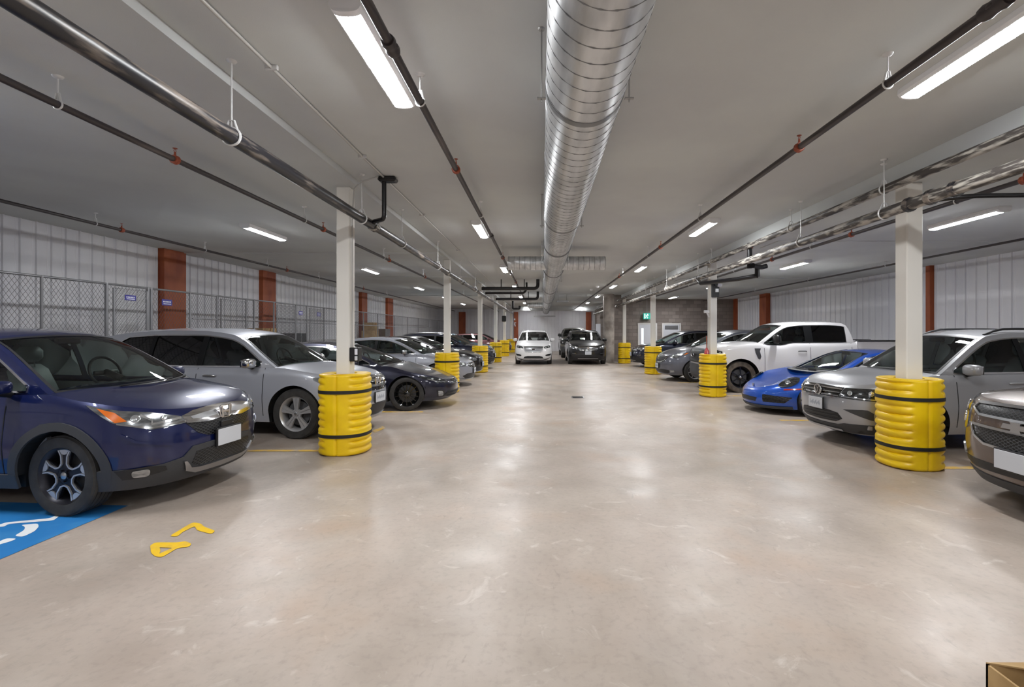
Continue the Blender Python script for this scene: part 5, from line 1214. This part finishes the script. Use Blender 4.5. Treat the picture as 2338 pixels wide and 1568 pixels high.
for y in (5.9, 8.1, 11.9, 15, 18): hanger(p, 4.185, y, zc_(1.745), .052, H_A)
p = pipe('drain_pipe', 'lower grey drain pipe along the right posts', (4.08, YB, zc_(1.415)), (4.08, 38, zc_(1.415)), .064, M['iron2'])
for y in (5.75, 7.6, 12.6, 15.8, 19): hanger(p, 4.08, y, zc_(1.415), .064, H_A)
for y in (4.75, 5.05, 5.35): coupling(p, 4.08, y, zc_(1.415), .064, M['iron'], False, .035)
tube_thing('drain_branch', 'black branch pipe running from the lower drain pipe to the right edge', smoothpts([(4.08, 5.3, zc_(1.415)), (4.35, 4.95, zc_(1.40)), (7.5, 4.95, zc_(1.43))], .2), .024, M['abs'])
p = pipe('sprinkler_pipe', 'dark sprinkler pipe over the right bays behind the nearest white post', (5.2, YB, zc_(1.64)), (5.2, 26.5, zc_(1.64)), .028, M['sprink'], group='sprinkler pipes')
for y in (6.05, 9.3, 13, 17): hanger(p, 5.2, y, zc_(1.64), .028, H_R)
for y in (8.1, 10.9, 15): coupling(p, 5.2, y, zc_(1.64), .028, M['orange'])
coupling(p, 5.2, 5.2, zc_(1.64), .028, M['orange'])
p = pipe('sprinkler_pipe', 'thin dark sprinkler pipe near the right wall', (8.85, YB, zc_(1.71)), (8.85, 26.5, zc_(1.71)), .024, M['sprink'], group='sprinkler pipes')
for y in (8.8, 12.4, 16, 20): hanger(p, 8.85, y, zc_(1.71), .024, H_R)
# black wye piece on the right drains
w_ = empty('drain_wye', 'black plastic drop and wye hanging from the right drain pipes before the second post', 'pipe', (4.16, 9.9, 0))
MB().tube((.08, -.05, H_R), (.08, -.05, zc_(1.30)), .05, 16).build('drop', M['abs'], w_, 50)
MB().path(smoothpts([(.08, -.2, zc_(1.34)), (.35, .0, zc_(1.33)), (.45, .0, zc_(1.36))], .1), .05, 14).build('elbow', M['abs'], w_, 50)
MB().tube((.26, .0, zc_(1.32)), (.26, 0, zc_(1.14)), .05, 14).build('stub', M['abs'], w_, 50)
MB().path([(.26, 0, zc_(1.16)), (0, .4, zc_(1.13)), (-.5, 1.2, zc_(1.12)), (-.2, 2.3, zc_(1.3))], .045, 12).build('arm', M['abs'], w_, 50)
MB().lathe([(.052, -.03), (.066, -.03), (.066, .03), (.052, .03)], 16, 'z', (.08, -.05, zc_(1.74))).build('collar', M['orange'], w_, 40)
# black pipes crossing from the left drain to the ceiling
for y, lab, zz in ((18.8, 'nearest black pipe crossing from the left drain toward the duct', zc_(1.70)), (24.5, 'farther black pipe crossing from the left drain toward the duct', zc_(1.68))):
    x1 = px2x(1228, y); tube_thing('drain_branch', lab, smoothpts([(-2.36, y, zz), (x1, y, zz), (x1, y, H_A)], .16), .066, M['abs'])
    for xx in (-1.6, -.7): o = MB().tube((xx, y, zz+.067), (xx, y, H_A), .02, 8).build('pipe_strut', M['abs'], None, 40); tag(o, lab.split(' crossing')[0]+(': left' if xx < -1 else ': right')+' hanging strut', 'hanger')
tube_thing('drain_branch', 'thinner black pipe just beyond the nearest crossing pipe', smoothpts([(-2.36, 20.0, zc_(1.62)), (-.75, 20.0, zc_(1.62)), (-.65, 20.0, zc_(1.78)), (-.65, 20, H_A)], .12), .045, M['abs'])
tube_thing('drain_branch', 'small black hooked pipe near the fifth left post', smoothpts([(-1.95, 32, H_A), (-1.95, 32, zc_(1.55)), (-1.5, 32, zc_(1.55)), (-1.5, 32, zc_(1.75))], .1), .07, M['abs'])

# ---- spiral duct
DX, DZ, DR = .293, EYE+1.68, .268
d = empty('spiral_duct', 'big round galvanised spiral duct running down the aisle ceiling', 'duct', (DX, YB, DZ))
db = MB(); db.lathe([(DR, 0), (DR, 6.9-YB), (DR-.012, 6.9-YB+.05), (DR-.012, 39-YB), (0, 39-YB)], 72, 'y'); db.build('duct_tube', M['duct'], d, 40)
hx = MB(); T = 22; n = int((38-YB)/.143*T); hx.path([((DR+(.0 if k*.143/T < 6.9-YB else -.012))*math.cos(2*PI*k/T), k*.143/T, (DR+(0 if k*.143/T < 6.9-YB else -.012))*math.sin(2*PI*k/T)) for k in range(n)], .0045, 4); hx.build('spiral_seam', M['ductseam'], d, 60)
for y in (3.29, 6.9, 9.1, 12.6, 18, 24, 30):
    jb = MB().lathe([(DR-.012, -.035), (DR+.004, -.03), (DR+.006, 0), (DR+.004, .03), (DR-.012, .035)], 60, 'y', (0, y-YB, 0)).build('joint_collar', M['ductseam'], d, 50)
for y in (3.27, 7.2, 11.0, 15, 19, 23, 27):
    h = MB(); yy = y-YB
    for s in (-1, 1):
        h.tube((s*(DR+.03), yy, -.12), (s*(DR+.03), yy, H_A-DZ), .006, 6); h.lathe([(0, 0), (.025, 0), (.02, -.012), (0, -.012)], 12, 'z', (s*(DR+.03), yy, H_A-DZ)); h.box(s*(DR+.03)-.03, s*(DR+.03)+.03, yy-.012, yy+.012, -.10, -.09)
    h.build('duct_hanger', M['zincd'], d, 30)
def crossduct(y, xa, xb, r, sgn):
    m = MB(); L = abs(xb-xa); s = 1 if xb > xa else -1
    m.lathe([(r, 0), (r, L), (r-.01, L), (r-.01, L-.15), (0, L-.15)], 40, 'x'); m.v = [(p[0]*s+xa-DX, p[1]+y-YB, p[2]) for p in m.v]
    if s < 0: m.f = [f[::-1] for f in m.f]
    o = m.build('side_outlet', M['duct'], d, 40); q = MB(); k = .12
    while k < L: q.path([(xa+s*k-DX, y-YB+(r+.001)*math.cos(2*PI*i/32), (r+.001)*math.sin(2*PI*i/32)) for i in range(32)], .004, 4, True); k += .13
    q.build('outlet_seam', M['ductseam'], o, 40)
crossduct(11.75, DX-.2, -.83, .165, -1); crossduct(11.75, DX+.2, 1.53, .165, 1)
crossduct(30.2, DX-.2, -.9, .17, -1)
for (y, xa, xb, z, lab) in ((26.0, .78, 1.42, zc_(1.62), 'thin metal diffuser tray right of the duct'), (38.4, -.66, 1.05, zc_(1.22), 'long thin diffuser under the far end of the duct')):
    o = MB().box(xa, xb, y, y+.35, z, z+.09, .01).build('air_diffuser', M['satin'], None, 30); tag(o, lab, 'diffuser')
    for xx in (xa+.1, xb-.1): MB().tube((xx, y+.17, z+.05), (xx, y+.17, EYE+2.06 if y < 30 else EYE+1.73), .008, 6).build('hanging_rod', M['zincd'], o, 0)
for i, (px, py) in enumerate(((1350, 660), (1364, 653))):
    y = 2.06*FPX/(VY-py); o = MB().lathe([(0, 0), (.075, 0), (.07, -.05), (.03, -.08), (0, -.08)], 20, 'z').build('smoke_detector', M['fixt'], None, 50); o.location = (px2x(px, y), y, H_A); tag(o, ('nearer', 'farther')[1-i]+' round white detector on the ceiling right of the duct', 'smoke detector')

# ---- chain link storage fence along the left wall
XF = -8.0; HF = 2.54
fr_ = empty('chain_link_fence', 'long galvanised chain link storage fence in front of the left wall', 'fence', (XF, 0, 0))
wm = MB(); dy, dz, r_ = .078, .106, .0026; y = 2.0; k_ = dy/dz
def wire(a, b):
    n = len(wm.v); q = ((r_, 0), (-r_*.5, r_*.87), (-r_*.5, -r_*.87))
    wm.v += [(a[0]+u, a[1]+v, a[2]) for u, v in q]+[(b[0]+u, b[1]+v, b[2]) for u, v in q]; wm.f += [(n, n+1, n+4, n+3), (n+1, n+2, n+5, n+4), (n+2, n, n+3, n+5)]; wm.mi += [0]*3
Y1 = 39.0
while y < Y1:
    for s in (1, -1): wire((.004*s, y, .05), (.004*s, y+s*k_*(HF-.08), HF-.03))
    y += dy
wm.build('wire_mesh', M['fence'], fr_, 0, fix=False)
fy = lambda px: -XF*FPX/(VX-px)
for px in (-260, -60, 95, 243, 338, 345, 434, 495, 562, 580, 625, 675, 700, 740, 780, 830, 862, 900, 930, 955, 980, 1000):
    yy = fy(px); MB().tube((0, yy, 0), (0, yy, HF+.01), .028 if px in (243, 338, 345, 580) else .022, 12).build('fence_post', M['fpost'], fr_, 40)
MB().tube((0, 2, HF-.01), (0, Y1, HF-.01), .02, 10).build('top_rail', M['fpost'], fr_, 40)
MB().tube((0.01, 11, 1.95), (0.01, Y1, 1.95), .014, 8).build('middle_rail', M['fpost'], fr_, 40)
def gate(a, b, lab, h=2.46):
    gt = empty('locker_gate', lab, 'gate', (XF+.05, fy(a), 0)); w_ = fy(b)-fy(a); m = MB()
    m.path([(0, .05, .1), (0, .05, h), (0, w_-.05, h), (0, w_-.05, .1)], .019, 8, True); m.tube((0, .05, 1.25), (0, w_-.05, 1.25), .014, 8); m.build('gate_frame', M['fpost'], gt, 40)
    q = MB(); n = int(w_/.078)
    for i in range(-int(h/.106), n):
        for s in (1, -1):
            y0_ = .05+i*.078; pts = []
            za, zb = .12, h; ya = y0_ if s > 0 else y0_+k_*(h-.12); yb = ya+s*k_*(zb-za)
            for lo_, hi_ in ((.05, w_-.05),):
                t0, t1 = 0, 1
                if yb != ya:
                    ta, tb = (lo_-ya)/(yb-ya), (hi_-ya)/(yb-ya); t0, t1 = max(0, min(ta, tb)), min(1, max(ta, tb))
                if t1-t0 > .01: q.tube((.003*s, ya+(yb-ya)*t0, za+(zb-za)*t0), (.003*s, ya+(yb-ya)*t1, za+(zb-za)*t1), .0026, 3, False)
    q.build('gate_mesh', M['fence'], gt, 0); MB().box(-.02, .03, .07, .13, 1.2, 1.3, .01).build('latch', M['zinc'], gt, 20); return gt
gate(248, 334, 'chain link locker gate left of the nearest red column'); gate(497, 560, 'chain link locker gate between the first and second red columns')
gate(627, 673, 'chain link locker gate just past the second red column'); gate(702, 738, 'chain link locker gate just left of the nearest white post')
def fsign(px, z, w_, h, lab):
    yy = fy(px); s = empty('fence_sign', lab, 'sign', (XF+(.074 if px in (289, 723) else .012), yy, z)); MB().box(-.004, .004, -w_/2, w_/2, -h/2, h/2, .002).build('sign_plate', M['sign'], s, 0)
    t = MB()
    for k in range(6): t.box(.0042, .006, -w_*.38+k*w_*.13, -w_*.30+k*w_*.13, -.002, h*.22)
    t.box(.0042, .006, -w_*.36, w_*.38, -h*.3, -h*.18); t.build('sign_lettering', M['signw'], s, 0)
fsign(289, 2.30, .25, .10, 'violet sign on the gate left of the nearest red column'); fsign(380, 2.27, .28, .13, 'violet sign on the mesh in front of the nearest red column')
fsign(686, 2.27, .26, .13, 'left one of the two violet signs past the second red column'); fsign(723, 2.27, .26, .13, 'violet sign just left of the nearest white post')
# stored goods
def carton(x, y, z, sx, sy, sz, lab, m='card', cat='box', name='storage_box'):
    b = empty(name, lab, cat, (x, y, z), random.uniform(-.1, .1)); MB().box(-sx/2, sx/2, -sy/2, sy/2, 0, sz, .008).build('box_body', M[m], b, 20)
    MB().box(-sx/2-.003, sx/2+.003, -.03, .03, sz*.7, sz+.003).build('tape' if m == 'card' else 'lid_band', M['satin'] if m != 'card' else M['card2'], b, 0)
carton(-8.5, 14.6, 0, .6, .8, .95, 'lower brown carton in the locker past the second red column'); carton(-8.5, 14.6, .956, .55, .7, .80, 'upper brown carton in the locker past the second red column')
carton(-8.5, 16.4, 0, .6, .8, 1.60, 'tall grey tote in the locker left of the nearest white post', 'clad', 'container', 'storage_tote')
carton(-8.5, 12.0, 0, .6, .8, 1.66, 'grey covered stack in the locker between the red columns', 'clad', 'container', 'storage_tote')
carton(-8.5, 23.8, 0, .6, .9, 1.1, 'lowest carton of the pile beyond the nearest white post'); carton(-8.5, 23.8, 1.106, .55, .8, .6, 'middle carton of the pile beyond the nearest white post'); carton(-8.5, 23.9, 1.712, .5, .6, .4, 'topmost carton of the pile beyond the nearest white post')
carton(-8.5, 25.6, 0, .6, .8, 1.8, 'pale tall tote beside the carton pile in the far lockers', 'satin', 'container', 'storage_tote')

# ---- paint on the floor
def mark(name, lab, poly, m, z=.003, holes=(), group=None):
    P = roundp([floor_pt(*q) for q in poly], .03, 3); Hs = [[floor_pt(*q) for q in h] for h in holes]
    if area(P) < 0: P = P[::-1]
    V, T = fill(P, Hs, .4); o = MB().add([(a, b, z) for a, b in V], T).build(name, m, None, 0); return tag(o, lab, 'floor marking', group)
def rect(name, lab, x0, x1, y0, y1, m, z=.003, group=None): o = MB().add([(x0, y0, z), (x1, y0, z), (x1, y1, z), (x0, y1, z)], [(0, 1, 2, 3)]).build(name, m, None, 0); return tag(o, lab, 'floor marking', group)
zm = lambda pts: [(x/4.175, 1100+y/4.175) for x, y in pts]
o = MB().add([(-6.3, 2.7, .003), (-3.91, 2.7, .003), (-3.91, 4.55, .003), (-6.3, 4.72, .003)], [(0, 1, 2, 3)]).build('painted_bay_square', M['blue'], None, 0); tag(o, 'blue painted accessible bay square under the deep blue SUV', 'floor marking')
mark('wheelchair_symbol', 'white bent bar of the wheelchair symbol nearest the blue SUV tyre', zm([(-200, 470), (0, 410), (60, 390), (480, 350), (530, 322), (572, 324), (510, 372), (80, 405), (40, 430), (0, 432), (-200, 500)]), M['white'], .005)
mark('wheelchair_symbol', 'white curved stroke in the middle of the wheelchair symbol', zm([(200, 415), (360, 400), (370, 430), (330, 475), (220, 528), (135, 520), (230, 465), (240, 435)]), M['white'], .005)
mark('wheelchair_symbol', 'white stroke of the wheelchair symbol nearest the photo edge', zm([(-150, 620), (0, 570), (60, 542), (165, 545), (90, 575), (0, 600), (-150, 660)]), M['white'], .005)
mark('stencilled_digit', 'yellow stencilled hooked digit on the floor nearer the cars', zm([(1615, 520), (1690, 525), (1740, 480), (1855, 425), (1880, 465), (2015, 500), (2055, 470), (1945, 430), (1915, 400), (1850, 390), (1815, 400)]), M['lineyel'], .004)
mark('stencilled_digit', 'yellow stencilled looped digit on the floor nearer the camera', zm([(1430, 610), (1480, 580), (1690, 580), (1770, 568), (1828, 592), (1800, 625), (1695, 632), (1545, 722), (1480, 715), (1440, 680)]), M['lineyel'], .004, [zm([(1522, 628), (1640, 634), (1518, 688), (1530, 660)])])
rowl = [('nearest left', 6.66), ('second left', 9.9), ('third left', 13.2), ('fourth left', 16.5), ('fifth left', 19.8), ('sixth left', 23.0), ('seventh left', 26.3)]
for nm, y in rowl: rect('bay_line', nm+' yellow bay line running from the aisle to the left wall', -7.9, -2.45 if nm != 'nearest left' else -2.85, y-.05, y+.05, M['lineyel2'])
for nm, y in (('nearest right', 5.82), ('second right', 8.95), ('third right', 12.4), ('fourth right', 15.7), ('fifth right', 18.9), ('sixth right', 22.1)): rect('bay_line', nm+' yellow bay line running from the aisle to the right wall', 4.42, 10.3, y-.05, y+.05, M['lineyel2'])
mark('stencilled_digit', 'faint yellow stencil stroke between the silver SUV and the black-navy sedan', [(850, 984), (856, 988), (880, 977), (874, 973)], M['lineyel2'], .004)
gy = floor_pt(1319, 907); gr = empty('floor_drain', 'small dark drain grate in the middle of the aisle floor', 'drain', (gy[0], gy[1], .0)); MB().box(-.16, .16, -.16, .16, -.01, .006, .002).build('drain_frame', M['satin'], gr, 0)
sl = MB()
for k in range(9): sl.box(-.13, .13, -.14+k*.032, -.125+k*.032, .004, .009)
sl.build('grate_bars', M['abs'], gr, 0)

# ---- open cardboard box, bottom right corner of the photo
bx = empty('cardboard_box', 'open cardboard box standing on the floor at the bottom right corner', 'box', (2.28, 1.72, 0)); zt = .25
m = MB(); m.box(-.42, -.41, -.30, .30, 0, zt); m.box(.41, .42, -.30, .30, 0, zt); m.box(-.42, .42, .29, .30, 0, zt); m.box(-.42, .42, -.30, -.29, 0, zt); m.box(-.42, .42, -.3, .3, 0, .01); m.build('box_walls', M['card'], bx, 0)
m = MB(); m.box(-.435, -.42, -.31, -.27, 0, zt+.01, .004); m.build('corner_protector', M['clad'], bx, 20, 'dark corner strip')
m = MB(); m.add([(-.42, -.30, zt), (.42, -.30, zt), (.42, -.12, zt-.08), (-.34, -.12, zt-.08), (-.42, -.30, zt+.006), (.42, -.30, zt+.006), (.42, -.12, zt-.074), (-.34, -.12, zt-.074)], [(0, 1, 2, 3), (7, 6, 5, 4), (0, 4, 5, 1), (3, 2, 6, 7), (0, 3, 7, 4), (1, 5, 6, 2)])
m.add([(-.42, .30, zt), (.42, .30, zt), (.42, .2, zt+.02), (-.2, .2, zt+.02), (-.42, .30, zt+.006), (.42, .30, zt+.006), (.42, .2, zt+.026), (-.2, .2, zt+.026)], [(0, 3, 2, 1), (4, 5, 6, 7), (0, 1, 5, 4), (3, 7, 6, 2), (0, 4, 7, 3), (1, 2, 6, 5)]); m.build('flap', M['card'], bx, 0)
o = MB().box(-.22, .3, .08, .27, .01, zt+.035, .03).build('black_case', M['abs'], None, 30); o.location = (2.28, 1.72, 0); tag(o, 'black object poking out of the cardboard box', 'case')
build_cars()
